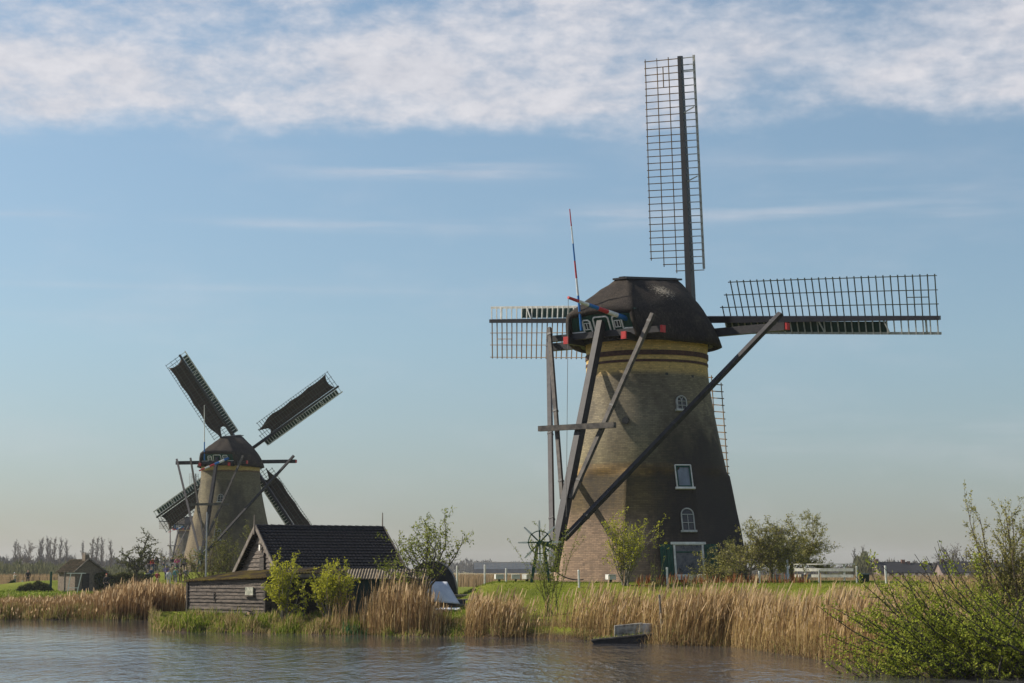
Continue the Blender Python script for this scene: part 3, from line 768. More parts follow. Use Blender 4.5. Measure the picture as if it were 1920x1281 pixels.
# big reed bed right of centre
def d1(u, d, X, Y):
    gap = np.interp(u, [870, 965, 980, 1060, 1080, 1120, 1240, 1300], [.6, .42, .04, .04, .14, .28, .40, 1])
    edge = np.clip(.25 + d * .5, 0, 1)
    return gap * edge * (.25 + .45 * clump(X, Y, 1.2) + .3 * clump(X, Y, 3.3, 4))
X, Y, u = scatter(46000, 872, 1660, .1, 3.6, 21, d1)
Xb, Yb, ub = scatter(30000, 1560, 2100, 1.5, 44, 211, lambda u, d, X, Y: .3 + .7 * clump(X, Y, 1.2))
X, Y, u = np.concatenate([X, Xb]), np.concatenate([Y, Yb]), np.concatenate([u, ub])
H = g2.normal(1.28, .34, len(X)) * (.70 + .2 * clump(X, Y, .6, 2) + .2 * clump(X, Y, 2.3, 7)) * np.interp(u, [870, 980, 1080, 1250, 1500, 1640, 1700], [.98, .95, 1.0, 1.04, .98, .95, .8]) * np.interp(Y - np.interp(u, SH_PX, SH_Y), [0, 1.2, 4, 15, 40], [.9, 1, .9, .72, .72])
vmin = np.interp(u, [1500, 1600, 1700, 1800], [1094, 1096, 1092, 1084]) + g2.normal(0, 5, len(X))
zt_ = CZ + (Y * CP) * np.tan(PIT + np.arctan((640.5 - vmin) / F)) / CP
lim = np.where(u > 1560, zt_ - hgt(X, Y), 9); H = np.minimum(H, lim); k_ = H > .3; X, Y, H, u = X[k_], Y[k_], H[k_], u[k_]
o = blades('reed_bed', X, Y, np.clip(H, .3, 2.4), .02, .16, [M['reed'], M['reed_brown'], M['plume']], .30, lambda X, Y, g_: (g_.random(len(X)) < .4).astype(int), seed=3, wind=.16)
tag(o, 'tall tan reed bed along the near bank below the large windmill', 'reeds', kind='stuff')
# fallen, tangled dead reed low down
X, Y, u = scatter(24000, 872, 1800, -.1, 3.2, 22, lambda u, d, X, Y: (.4 + .6 * clump(X, Y, 2, 1)) * np.interp(u, [960, 980, 1065, 1085], [1, .35, .35, 1]))
o = blades('fallen_reed', X, Y, np.interp(u, [960, 980, 1065, 1085], [1, .6, .6, 1]) * g2.uniform(.25, .8, len(X)), .02, .75, [M['reed_brown'], M['strawgrass']], 0, lambda X, Y, g_: (g_.random(len(X)) < .5).astype(int), bend=.7, seed=4)
tag(o, 'fallen brown reed litter at the foot of the near bank', 'reeds', kind='stuff')
# left reed bed
def d2(u, d, X, Y): return np.interp(u, [-100, 150, 200, 260, 340, 360], [.35, .45, .9, 1, 1, .3]) * (.3 + .7 * clump(X, Y, .9, 3))
X, Y, u = scatter(42000, -120, 362, 0, 13, 23, d2)
hh_ = np.interp(u, [-100, 100, 190, 240, 300, 362], [.55, .6, .85, 1.2, 1.2, 1.0]) * g2.normal(1, .2, len(X))
# keep these on the far shore, behind the spit
ysf = np.where(u > 282, 100.0, 0); Y = np.where(u > 282, 100 + (Y - np.interp(u, SH_PX, SH_Y)) * .8, Y); X = (u - 960) / F * (Y * CP - .25)
o = blades('left_reed_bed', X, Y, np.clip(hh_, .3, 2.3), .03, .11, [M['reed_left'], M['reed_brown'], M['plume']], .16, lambda X, Y, g_: (g_.random(len(X)) < .35).astype(int), seed=5)
tag(o, 'reddish brown reed bed on the far left bank', 'reeds', kind='stuff'); o.name = 'reed_bed'
X, Y, u = scatter(9000, -120, 300, -.2, 2.5, 24)
o = blades('straw_grass', X, Y, g2.uniform(.2, .6, len(X)), .03, .5, [M['strawgrass'], M['grass']], 0, lambda X, Y, g_: (g_.random(len(X)) < .25).astype(int), bend=.5, seed=6)
tag(o, 'matted straw and grass at the waterline on the far left bank', 'grass', kind='stuff')
# grass spit in front of the sheds
X, Y, u = scatter(26000, 274, 872, -.2, 3.8, 25, lambda u, d, X, Y: (d < np.interp(u, [274, 300, 345, 360], [1.2, 3.2, 3.8, 9])) * np.interp(d, [-.2, .3, 3, 3.8], [.3, 1, .9, .4]) * (.4 + .6 * clump(X, Y, 2.2, 5)))
straw = (clump(X, Y, 1.7, 9) + np.interp(u, [280, 480, 700, 870], [-.3, -.05, .2, .35]))
o = blades('bank_grass', X, Y, (.35 + 1.1 * clump(X, Y, 2.6, 4)) * g2.uniform(.12, .42, len(X)) * np.interp(u, [276, 300, 345, 500, 870], [.25, .55, 1.25, 1.15, .95]), .03, .4, [M['grass'], M['strawgrass']], 0,
    lambda X, Y, g_: (g_.random(len(X)) < np.clip(straw, .05, .85)).astype(int), seed=7)
tag(o, 'bright green and straw coloured grass on the bank before the sheds', 'grass', kind='stuff')
X, Y, u = scatter(15000, 330, 870, 3, 9, 251, lambda u, d, X, Y: (Y < 88) * np.interp(u, [330, 345, 500, 870], [.3, 1, .8, .7]))
o = blades('bank_grass', X, Y, (.3 + .9 * clump(X, Y, 2.0, 2)) * g2.uniform(.08, .28, len(X)) * np.interp(u, [340, 400, 440], [2.4, 1.5, 1]), .03, .4, [M['grass'], M['strawgrass']], 0,
    lambda X, Y, g_: (g_.random(len(X)) < np.interp(px_of(X, Y), [340, 400, 460], [.85, .5, .3])).astype(int), seed=71)
tag(o, 'rough grass and dry plants round the foot of the sheds', 'grass', kind='stuff')
# blue-green iris leaves
X, Y, u = scatter(130, 640, 690, .1, .8, 26)
o = blades('iris_leaves', X, Y, g2.uniform(.25, .45, len(X)), .045, .15, leafy('iris_leaf', [(0, (.05, .12, .04)), (1, (.13, .22, .10))]), seed=8)
tag(o, 'tuft of blue green iris leaves at the waterline', 'plants', kind='stuff')
# lawn blades
X, Y, u = scatter(30000, 700, 1640, 76, 96, 27, lambda u, d, X, Y: np.clip(d * .3, 0, 1), yabs=True)
o = blades('lawn_grass', X, Y, g2.uniform(.04, .13, len(X)), .03, .5, [M['grass_dark'], M['strawgrass']], 0, lambda X, Y, g_: (g_.random(len(X)) < .08).astype(int), seed=9)
tag(o, 'short green lawn grass on the mound of the large windmill', 'grass', kind='stuff')
# reed clumps in front of the green shed
def d3(u, d, X, Y): return np.exp(-((u - 712) / 26) ** 2) * .35 + np.exp(-((u - 775) / 40) ** 2)*.9 + np.exp(-((u - 640) / 18) ** 2) * .12
X, Y, u = scatter(7000, 600, 868, .2, 2.8, 28, d3)
hh_ = g2.normal(1.25, .38, len(X)) * np.interp(u, [600, 700, 780, 868], [.9, 1.1, 1.0, .5])
o = blades('reed_clump', X, Y, np.clip(hh_, .3, 2.2), .02, .13, [M['reed_brown'], M['reed'], M['plume']], .15, lambda X, Y, g_: (g_.random(len(X)) < .3).astype(int), seed=10)
tag(o, 'loose brown reed clump standing before the dark green lean-to', 'reeds', kind='stuff')
# reddish dead dock along the mill base
X, Y, u = scatter(1500, 1190, 1520, 83.5, 85.5, 29, lambda u, d, X, Y: clump(X, Y, 3, 1) ** 2 * .8, yabs=True)
o = blades('dead_dock', X, Y, g2.uniform(.2, .55, len(X)), .05, .15, [M['dryplant'], M['strawgrass']], 0, lambda X, Y, g_: (g_.random(len(X)) < .3).astype(int), seed=11)
tag(o, 'rusty dead dock stems along the top of the bank below the mill', 'plants', kind='stuff')
# far reed fields
Xs, Ys_ = [], []
for (u0, u1, y0, y1, n_) in ((-200, 130, 255, 330, 5000), (840, 1060, 235, 330, 6000), (1360, 2150, 190, 280, 14000), (540, 880, 235, 300, 1500)):
    a_, b_, _ = scatter(n_, u0, u1, y0, y1, int(u0 + 900), yabs=True); Xs.append(a_); Ys_.append(b_)
X, Y = np.concatenate(Xs), np.concatenate(Ys_)
o = blades('far_reed_field', X, Y, g2.uniform(1.1, 1.65, len(X)), .10, .10, M['reed_far'], seed=12)
tag(o, 'band of brown reed fields in the polder beyond the mills', 'reeds', kind='stuff')
# left meadow tussocks
X, Y, u = scatter(9000, -100, 340, 112, 200, 31, yabs=True)
o = blades('meadow_grass', X, Y, g2.uniform(.08, .28, len(X)), .09, .4, [M['grass_dark'], M['grass']], 0, lambda X, Y, g_: (g_.random(len(X)) < .3).astype(int), seed=13)
tag(o, 'green meadow grass behind the left reed bed', 'grass', kind='stuff')

# ------------------------------------------------------------------ trees and shrubs
class Plant:
    def __init__(s, seed): s.r = random.Random(seed); s.tb = MB(); s.lv = []; s.lf = []
    def leaf(s, p, size):
        r = s.r; a = Vector((r.gauss(0, 1), r.gauss(0, 1), r.gauss(0, 1)))
        if a.length < .01: return
        a.normalize(); b = a.orthogonal().normalized(); b.rotate(Matrix.Rotation(r.uniform(0, 6.28), 3, a))
        L_ = size * r.uniform(.6, 1.3); k = len(s.lv)
        s.lv += [p, p + a * L_ * .5 + b * L_ * .27, p + a * L_, p + a * L_ * .5 - b * L_ * .27]; s.lf.append((k, k + 1, k + 2, k + 3))
    def grow(s, p, d, L_, rad, lvl, c):
        r = s.r; seg = c['seg'][min(lvl, len(c['seg']) - 1)]; n = max(3, int(L_ / seg)); st = L_ / n
        p = Vector(p); d = Vector(d).normalized(); pts = [p.copy()]; ds = [d.copy()]
        wob = c['wob'][min(lvl, len(c['wob']) - 1)]; tr = c['trop'][min(lvl, len(c['trop']) - 1)]
        for k in range(n):
            d = d + Vector((r.gauss(0, wob), r.gauss(0, wob), r.gauss(0, wob) + tr)); d.normalize()
            p = p + d * st; pts.append(p.copy()); ds.append(d.copy())
        rads = [rad * (1 - .78 * k / n) for k in range(n + 1)]
        s.tb.tube(pts, rads, 3 if rad < .025 else 6)
        if lvl < c['levels']:
            nch = c['kids'][min(lvl, len(c['kids']) - 1)]; nch = int(nch * r.uniform(.8, 1.2) + .5)
            for q in range(nch):
                t = c['start'][min(lvl, len(c['start']) - 1)]; t = t + (1 - t) * (q + r.random()) / nch
                k = min(n, int(t * n)); ang = R(c['ang'][min(lvl, len(c['ang']) - 1)]) * r.uniform(.6, 1.3)
                ax = ds[k].orthogonal().normalized(); ax.rotate(Matrix.Rotation(r.uniform(0, 6.283), 3, ds[k]))
                nd = ds[k].copy(); nd.rotate(Matrix.Rotation(ang, 3, ax))
                ln = L_ * c['ratio'][min(lvl, len(c['ratio']) - 1)] * (1.15 - .6 * t) * r.uniform(.6, 1.25)
                s.grow(pts[k], nd, ln, max(rads[k] * .62, c.get('rmin', .004)), lvl + 1, c)
        if lvl >= c['leaf_lvl']:
            for k in range(int(L_ * c['leafd'])):
                t = r.uniform(c.get('leaf_t', .1), 1); f = t * n; i_ = min(n - 1, int(f)); q = pts[i_].lerp(pts[i_ + 1], f - i_)
                s.leaf(q + Vector((r.gauss(0, .02), r.gauss(0, .02), r.gauss(0, .02))), c['leaf'])
    def build(s, name, loc, bark, leafm, label, cat, group=None, tname='trunk', cname='crown'):
        root = empty(name, loc); tag(root, label, cat, group)
        s.tb.build(tname, bark, root)
        if s.lf: npmesh(cname, np.array([tuple(v) for v in s.lv]), np.array(s.lf), leafm, parent=root)
        return root
Z3 = (0, 0, 0)
# yellow-green willow shrubs before the sheds
def willow(u, Y, H, W, seed, label, n=15, leafm='leaf_yel', leafd=30, leaf=.085, group='young willows before the sheds', kids=7):
    pl = Plant(seed); r = pl.r
    c = dict(seg=[.22, .16, .12], wob=[.10, .16, .2], trop=[.05, .03, .0], kids=[kids, 5], start=[.28, .1], ang=[32, 45], ratio=[.42, .5], levels=2, leaf_lvl=1, leafd=leafd, leaf=leaf, rmin=.005)
    for k in range(n):
        a = r.uniform(0, 6.28); t = W / H * r.uniform(.1, .72)
        pl.grow((r.gauss(0, .06), r.gauss(0, .06), -.05), (math.cos(a) * t, math.sin(a) * t, 1), H * r.uniform(.6, 1.04), .03, 0, c)
    return pl.build('willow_shrub', G(u, Y), M['bark_pale'], M[leafm], label, 'shrub', group, 'stem', 'foliage')
willow(530, 79.8, 2.75, 1.9, 41, 'yellow green willow shrub in front of the open shed, left one of two')
willow(617, 78.8, 2.75, 2.0, 42, 'yellow green willow shrub with thick base, right one of two before the sheds')
# apple tree
pl = Plant(51)
c = dict(seg=[.3, .22, .16, .12], wob=[.14, .2, .24, .25], trop=[.02, .05, .05, .03], kids=[7, 9, 6], start=[.3, .22, .15], ang=[55, 50, 50], ratio=[.62, .5, .5], levels=3, leaf_lvl=2, leafd=13, leaf=.095, rmin=.007)
pl.grow((0, 0, -.1), (.04, .0, 1), 1.7, .12, 1, dict(c, levels=1, kids=[0]))
for a, t, ln in ((0, .8, 2.6), (60, .5, 2.5), (120, 1.0, 2.2), (175, .75, 2.7), (230, .35, 2.7), (300, .7, 2.4), (345, 1.5, 2.5), (20, .25, 2.9), (190, 1.5, 2.3)):
    pl.grow((0.05, 0, 1.3 + .1 * math.sin(a)), (math.cos(R(a)) * t, math.sin(R(a)) * t, 1), ln * 1.15, .045, 1, c)
pl.build('apple_tree', G(795, 79), M['bark'], M['leaf_apple'], 'sparse apple tree with fresh leaf buds beside the green lean-to', 'tree')
# sapling in front of green lean-to
pl = Plant(52); c = dict(seg=[.2, .15], wob=[.06, .15], trop=[.03, .02], kids=[12], start=[.25], ang=[50], ratio=[.4], levels=1, leaf_lvl=1, leafd=8, leaf=.06, rmin=.005)
pl.grow((0, 0, -.05), (.02, 0, 1), 2.4, .03, 0, c); pl.build('sapling', G(737, 79.5), M['bark_pale'], M['leaf_apple'], 'thin pale stemmed sapling in front of the green lean-to', 'tree')
# bush beside the second mill
pl = Plant(53); r = pl.r
c = dict(seg=[.25, .2, .15], wob=[.12, .18, .2], trop=[.04, .03, .02], kids=[9, 5], start=[.2, .1], ang=[35, 42], ratio=[.45, .5], levels=2, leaf_lvl=1, leafd=15, leaf=.09, rmin=.006)
for k in range(16):
    a = r.uniform(0, 6.28); t = r.uniform(.05, .42); pl.grow((r.uniform(-1.0, 1.0), r.uniform(-.6, .6), -.05), (math.cos(a) * t, math.sin(a) * t, 1), 4.7 * r.uniform(.65, 1.05), .04, 0, c)
pl.build('willow_thicket', G(420, 112), M['twig'], M['leaf_olive'], 'olive willow thicket between the plank shed and the middle windmill', 'shrub', None, 'stem', 'foliage')
pl = Plant(531); r = pl.r
for k in range(7):
    a = r.uniform(0, 6.28); t = r.uniform(.1, .4); pl.grow((r.uniform(-.3, .5), r.uniform(-.4, .4), -.05), (math.cos(a) * t, math.sin(a) * t, 1), 2.5 * r.uniform(.7, 1.05), .03, 0, c)
pl.build('willow_thicket', G(384, 116), M['twig'], M['leaf_olive'], 'low olive willow thicket left of the metal flagpole, beside the visitors', 'shrub', None, 'stem', 'foliage')
# dark pear tree on the left
pl = Plant(54)
c = dict(seg=[.5, .35, .25], wob=[.08, .22, .28], trop=[.03, .0, .01], kids=[20, 8], start=[.2, .1], ang=[62, 55], ratio=[.5, .42], levels=2, leaf_lvl=1, leafd=16, leaf=.15, rmin=.018)
pl.grow((0, 0, -.1), (-.03, 0, 1), 6.0, .17, 0, c)
for a, t in ((10, 1.1), (170, 1.0), (200, 1.5), (330, 1.4), (90, .9)): pl.grow((0, 0, 2.1), (math.cos(R(a)) * t, math.sin(R(a)) * t, .8), 3.0, .09, 1, dict(c, levels=2, kids=[9, 8]))
pl.build('pear_tree', G(256, 188), M['bark'], M['leaf_dark'], 'dark gnarled pear tree left of the visitors', 'tree')
# orchard trees right of the mill
def orchard(u, Y, seed, label, limbs, leafm, trunk=.7, rad=.09, kids=(6, 6, 4), leafd=13, barkm='bark'):
    pl = Plant(seed)
    c = dict(seg=[.25, .2, .15, .12], wob=[.12, .18, .25, .25], trop=[.02, .0, .02, .0], kids=[0, 13, 10, 6], start=[.25, .15, .1], ang=[45, 58, 52], ratio=[.6, .55, .5], levels=4, leaf_lvl=3, leafd=leafd * .95, leaf=.085, rmin=.005)
    pl.tb.tube([(0, 0, -.1), (.0, 0, trunk * .5), (.02, 0, trunk)], [rad * 1.25, rad, rad * .9], 7)
    for a, t, ln in limbs: pl.grow((.02, 0, trunk * .95), (math.cos(R(a)) * (t * 1.35 + .15), math.sin(R(a)) * t * 1.35, 1), ln * (.98 + .08 * t), rad * .42, 1, c)
    pl.build('orchard_tree', G(u, Y), M[barkm], M[leafm], label, 'tree', 'old orchard trees beside the large mill')
orchard(1406, 86.5, 61, 'gnarled orchard tree with pale crooked trunk against the mill wall', ((20, 1.5, 2.6), (200, 1.1, 2.2), (172, 2.6, 2.5), (60, .4, 2.6), (330, .7, 2.6), (100, 1.0, 2.1), (185, 1.6, 2.4), (0, .8, 2.8), (350, 2.0, 2.3)), 'leaf_orch', .55, .08, barkm='bark_pale', kids=(6, 7, 5))
orchard(1446, 99.5, 62, 'middle orchard tree with leaning trunk behind the pale one', ((10, 1.2, 1.9), (190, .9, 1.8), (90, .7, 1.6), (340, 1.6, 1.8), (150, 1.3, 1.7), (30, .4, 1.8)), 'leaf_orch', 1.0, .11, barkm='twig_olive', kids=(6, 7, 5))
orchard(1484, 103, 63, 'rightmost orchard tree reaching a long low limb over the white rail', ((3, 5.5, 2.5), (10, 3.6, 2.1), (190, 1.2, 1.3), (90, .8, 1.1), (350, 1.5, 1.3), (355, 2.6, 1.9), (170, .7, 1.3)), 'leaf_orch', .9, .12, barkm='twig_olive', kids=(7, 7, 5), leafd=15)
# willow against the mill wall
willow(1172, 84.5, 3.3, 1.7, 64, 'upright willow shrub growing against the lit and shaded mill wall', n=22, leafm='leaf_yel', leafd=17, leaf=.08, group='shrubs by the large mill', kids=6)
pl = Plant(65); r = pl.r
c = dict(seg=[.3, .2], wob=[.05, .1], trop=[.02, .04], kids=[5], start=[.3], ang=[22], ratio=[.35], levels=1, leaf_lvl=0, leafd=24, leaf=.075, rmin=.008)
for k in range(14):
    a = r.uniform(0, 6.28); t = r.uniform(.05, .38); pl.grow((r.gauss(0, .2), r.gauss(0, .15), -.05), (math.cos(a) * t - .08, math.sin(a) * t, 1), 3.9 * r.uniform(.6, 1.0), .022, 0, c)
pl.build('willow_shrub', G(1032, 78.3), M['twig_yel'], M['leaf_apple'], 'thin tall willow rods in the reeds before the winch wheel', 'shrub', 'shrubs by the large mill', 'stem', 'foliage')
pl = Plant(66); r = pl.r
for k in range(7):
    a = r.uniform(0, 6.28); t = r.uniform(.02, .25); pl.grow((r.gauss(0, .12), r.gauss(0, .1), -.05), (math.cos(a) * t, math.sin(a) * t, 1), 1.7 * r.uniform(.6, 1.0), .016, 0, dict(c, kids=[2], leafd=7))
pl.build('willow_shrub', G(1230, 82.5), M['twig_yel'], M['leaf_apple'], 'few bare yellow willow rods left of the big window', 'shrub', 'shrubs by the large mill', 'stem', 'foliage')
# the big green bush at the right edge
pl = Plant(71); r = pl.r
c = dict(seg=[.25, .16, .12], wob=[.05, .12, .18], trop=[.012, .02, .02], kids=[11, 4], start=[.22, .12], ang=[30, 38], ratio=[.26, .42], levels=2, leaf_lvl=1, leafd=25, leaf=.072, rmin=.0045, leaf_t=.05)
B0 = G(1925, 46.5); B0.z = .08
for k in range(100):
    up = r.uniform(.05, .85); ln = r.uniform(2.2, 4.1)
    pl.grow((r.uniform(-1.8, 1.6), r.uniform(-.6, 3.2), .0), (-r.uniform(.55, 1.0) if r.random() < .8 else r.uniform(-.3, .5), r.gauss(0, .22), up * .8), ln * (1 - .25 * up), .032, 0, c)
for k in range(120):
    bx = r.uniform(-4.2, 1.2)
    pl.grow((bx, r.uniform(-1.2, .8) - .30 * bx, -.1), (-r.uniform(.1, 1.0), r.gauss(0, .35), r.uniform(.2, .8)), r.uniform(.6, 1.5) * (1 + bx * .08), .014, 0, dict(c, kids=[7, 3]))
for k in range(16):
    pl.grow((r.uniform(-1.0, 1.3), r.uniform(.0, 3.0), .2), (-r.uniform(.45, .85), r.gauss(0, .2), r.uniform(.62, .95)), r.uniform(2.8, 3.9), .026, 0, dict(c, kids=[7, 2], leafd=22, ratio=[.2, .4]))
pl.build('willow_bush', B0, M['bark'], M['leaf_green'], 'large fresh green bush leaning over the water at the right edge', 'shrub', None, 'stem', 'foliage')
pl = Plant(72); r = pl.r
c = dict(seg=[.28, .2, .15], wob=[.05, .10, .15], trop=[.02, .05, .05], kids=[9, 4], start=[.25, .12], ang=[28, 35], ratio=[.38, .45], levels=2, leaf_lvl=1, leafd=30, leaf=.065, rmin=.006)
for k in range(26):
    a = r.uniform(0, 6.28); t = r.uniform(.05, .6); pl.grow((r.uniform(-.9, .9), r.uniform(-.4, .4), -.05), (math.cos(a) * t - .12, math.sin(a) * t, 1), 4.4 * r.uniform(.6, 1.0), .035, 0, c)
pl.build('willow_bush', G(1925, 55), M['twig'], M['leaf_orch'], 'tall sparse willow with olive buds behind the green bush', 'shrub', None, 'stem', 'foliage')

# ------------------------------------------------------------------ far poplars and woods
def poplar(seed, H, W):
    pl = Plant(seed)
    c = dict(seg=[1.2, 1.0, .8], wob=[.02, .06, .1], trop=[.02, .10, .06], kids=[34, 4], start=[.12, .1], ang=[24, 22], ratio=[.26 * W, .5], levels=2, leaf_lvl=1, leafd=1.6, leaf=.5, rmin=.05)
    pl.grow((0, 0, -.2), (0, 0, 1), H, .26, 0, c)
    return pl
protoP = []
def put_far(kind, u, vtop, Y, label, group):
    base = G(u, Y); H = P(u, vtop, Y).z - base.z
    k = {'pop': 0, 'pop2': 1, 'broad': 2}[kind]
    src, h0 = protoP[k]
    if src.get('used') is None:
        o = src; o['used'] = 1
    else:
        o = copy_tree(src)
    o.location = base; s_ = H / h0; o.scale = (s_, s_, s_); o.rotation_euler = (0, 0, rng.uniform(0, 6.28)); tag(o, label, 'tree', group)
protoP.append((poplar(81, 15, 1.0).build('poplar_tree', Z3, M['twig'], M['wood_far'], 'x', 'tree'), 15.6))
protoP.append((poplar(82, 15, 1.35).build('poplar_tree', Z3, M['twig'], M['wood_far'], 'x', 'tree'), 15.6))
pl = Plant(83)
c = dict(seg=[.9, .8, .6], wob=[.08, .14, .2], trop=[.02, .04, .03], kids=[9, 7], start=[.2, .15], ang=[42, 45], ratio=[.6, .5], levels=3, leaf_lvl=2, leafd=1.2, leaf=.35, rmin=.045)
pl.tb.tube([(0, 0, -.2), (0, 0, 3)], [.35, .28], 6)
for a in range(0, 360, 60): pl.grow((0, 0, 2.6), (math.cos(R(a)) * .7, math.sin(R(a)) * .7, 1), 7, .16, 1, c)
protoP.append((pl.build('broad_tree', Z3, M['twig'], M['wood_far'], 'x', 'tree'), 10.5))
PL = 'hazy trees along the far left horizon'
for i_, (k, u, v) in enumerate((('pop', 27, 1013), ('broad', 50, 1011), ('pop2', 72, 1014), ('pop', 79, 1008), ('pop', 86, 1006), ('pop', 92, 1010), ('pop', 103, 1007), ('pop2', 112, 1010), ('pop2', 124, 1014), ('pop', 153, 1015), ('pop', 174, 1008), ('pop', 183, 1006), ('pop2', 190, 1009), ('broad', 132, 1036), ('broad', 8, 1038), ('pop2', 208, 1014), ('broad', 306, 1026))):
    put_far(k, u, v, 780 + (i_ % 5) * 22, {'pop': 'slender bare poplar on the hazy skyline behind the left meadow', 'pop2': 'wider bare poplar on the hazy skyline behind the left meadow', 'broad': 'round headed bare tree on the hazy skyline behind the left meadow'}[k], {'pop': 'slender poplars on the left skyline', 'pop2': 'wider poplars on the left skyline', 'broad': 'round trees on the left skyline'}[k])
for u, v, Y, k, lab in ((1604, 1030, 420, 'pop2', 'bare tree left in the clump beside the far farmhouses'), (1617, 1026, 430, 'pop2', 'tallest bare tree in the clump beside the far farmhouses'), (1632, 1040, 415, 'broad', 'low bare tree at the right of the clump by the far farmhouses'),
                     (1786, 1016, 440, 'broad', 'bare round tree rising behind the far farmhouse roofs'), (1808, 1026, 450, 'broad', 'smaller bare tree behind the right end of the far roofs'), (1770, 1030, 460, 'broad', 'small bare tree behind the middle of the far roofs')):
    put_far(k, u, v, Y, lab, 'bare trees by the far farmhouses')
def farwood(name, u0, u1, Y0, Y1, hfun, n, size, m_, label, seed):
    g_ = np.random.default_rng(seed); u = g_.uniform(u0, u1, n); Y = g_.uniform(Y0, Y1, n); X = (u - 960) / F * Y * CP
    top = hfun(u) * (.75 + .35 * np.sin(u * .23 + Y * .05) * np.sin(u * .071 + 2)); top = np.maximum(top, .5)
    z = .3 + top * np.sqrt(g_.random(n)); s_ = size * g_.uniform(.5, 1.2, n)
    # upright twig-like slivers
    a = g_.uniform(0, np.pi, n); dx, dy = np.cos(a) * s_ * .22, np.sin(a) * s_ * .22; lx = g_.normal(0, .3, n) * s_
    V_ = np.zeros((n, 4, 3)); 
    V_[:, 0] = np.stack([X - dx, Y - dy, z - s_], 1); V_[:, 1] = np.stack([X + dx, Y + dy, z - s_ * .6], 1); V_[:, 2] = np.stack([X + dx * .5 + lx, Y + dy, z + s_ * .7], 1); V_[:, 3] = np.stack([X - dx * .5 + lx, Y - dy, z + s_ * .5], 1)
    b0 = np.arange(n) * 4
    o = npmesh(name, V_.reshape(-1, 3), np.stack([b0, b0 + 1, b0 + 2, b0 + 3], 1), m_); tag(o, label, 'wood', kind='stuff')
farwood('far_wood', -250, 420, 830, 950, lambda u: np.interp(u, [-250, 100, 300, 420], [8.5, 8, 6.5, 6]), 16000, 1.3, M['wood_far'], 'hazy bare wood along the far left horizon', 91)
farwood('willow_brush', -250, 330, 420, 520, lambda u: np.interp(u, [-250, 50, 200, 330], [4.0, 4.2, 3.2, 2.2]), 12000, .8, M['wood_mid'], 'grey green willow brush beyond the left meadow', 92)
farwood('far_wood_right', 1380, 2150, 620, 760, lambda u: np.interp(u, [1380, 1590, 1650, 1700, 2150], [2.5, 3.5, 6, 5, 4]), 12000, 1.0, M['wood_far'], 'low hazy wood along the far right horizon', 93)
farwood('far_wood_centre', 820, 1120, 1150, 1300, lambda u: np.interp(u, [820, 870, 905, 930, 1000, 1120], [7, 8, 9, 6.5, 7, 5]), 6000, 1.5, M['wood_far'], 'low hazy trees behind the far greenhouse', 94)
farwood('hedge_row', 1560, 1660, 400, 440, lambda u: 1.5 + 5.5 * np.exp(-((u - 1614) / 20) ** 2), 7000, .55, M['wood_mid'], 'grey brush round the clump of bare trees on the right', 95)

# ------------------------------------------------------------------ barn and sheds
def wallbox(mb, c, sz, rz=0): mb.box(c, sz, rz)
gam = R(60)
gd = Vector((math.cos(gam), -math.sin(gam), 0)); rd = Vector((math.sin(gam), math.cos(gam), 0))
A0 = P(487, 988, 88.0); A0z = A0.z
base = Vector((A0.x, A0.y, gz(A0.x, A0.y) - .05)); barn = empty('tiled_barn', base); tag(barn, 'black tiled wooden barn with a weathered plank gable', 'barn')
Wb, Lb, RH = 5.3, 6.15, A0z - base.z
EV = RH - 2.15   # eave height
def BP(g_, r_, z): return gd * g_ + rd * r_ + Vector((0, 0, z))
mb = MB()
mb.add([BP(-Wb / 2, .12, 0), BP(Wb / 2, .12, 0), BP(Wb / 2, .12, EV - .05), BP(0, .12, RH - .08), BP(-Wb / 2, .12, EV - .05),
        BP(-Wb / 2, Lb - .12, 0), BP(Wb / 2, Lb - .12, 0), BP(Wb / 2, Lb - .12, EV - .05), BP(0, Lb - .12, RH - .08), BP(-Wb / 2, Lb - .12, EV - .05)],
       [(0, 1, 2, 3, 4), (9, 8, 7, 6, 5), (0, 5, 6, 1), (1, 6, 7, 2), (0, 4, 9, 5)])
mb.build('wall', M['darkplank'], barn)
# gable clapboards
mb = MB(); z = .1; k = 0
while z < RH - .25:
    hw = Wb / 2 if z < EV else Wb / 2 * (RH - z - .1) / (RH - EV); hw = max(hw - .03, .05)
    hw2 = Wb / 2 if z + .2 < EV else Wb / 2 * max(RH - z - .3, .02) / (RH - EV)
    xs = [-hw] + sorted(rng.uniform(-hw, hw) for _ in range(2)) + [hw]
    for a_, b_ in zip(xs, xs[1:]):
        j_ = rng.uniform(-.008, .008)
        mb.add([BP(a_, .04 + j_, z), BP(b_ - .01, .04 + j_, z), BP(b_ * hw2 / hw - .01, .085 + j_, z + .2), BP(a_ * hw2 / hw, .085 + j_, z + .2), BP(a_, .1, z), BP(b_ - .01, .1, z), BP(b_ * hw2 / hw, .1, z + .2), BP(a_ * hw2 / hw, .1, z + .2)],
               [(0, 1, 2, 3), (0, 4, 5, 1), (0, 3, 7, 4), (1, 5, 6, 2)])
    z += .2; k += 1
gbo = mb.build('gable_boarding', M['plank'], barn)
mb = MB(); mb.beam(BP(.35, -.0, EV - .1), BP(.35, -.0, EV + .95), .5, .05, up=rd); do = mb.build('hatch_door', M['darkplank'], barn)
mb = MB()
for b_ in (.0, .8): mb.beam(BP(.1, -.04, EV + b_), BP(.6, -.04, EV + b_), .09, .03, up=rd)
mb.build('cross_batten', M['plank'], do)
mb = MB(); mb.beam(BP(.12, -.03, EV + 1.05), BP(.12, -.03, EV + 1.32), .16, .05, up=rd); mb.build('white_plate', M['whitewood'], barn)
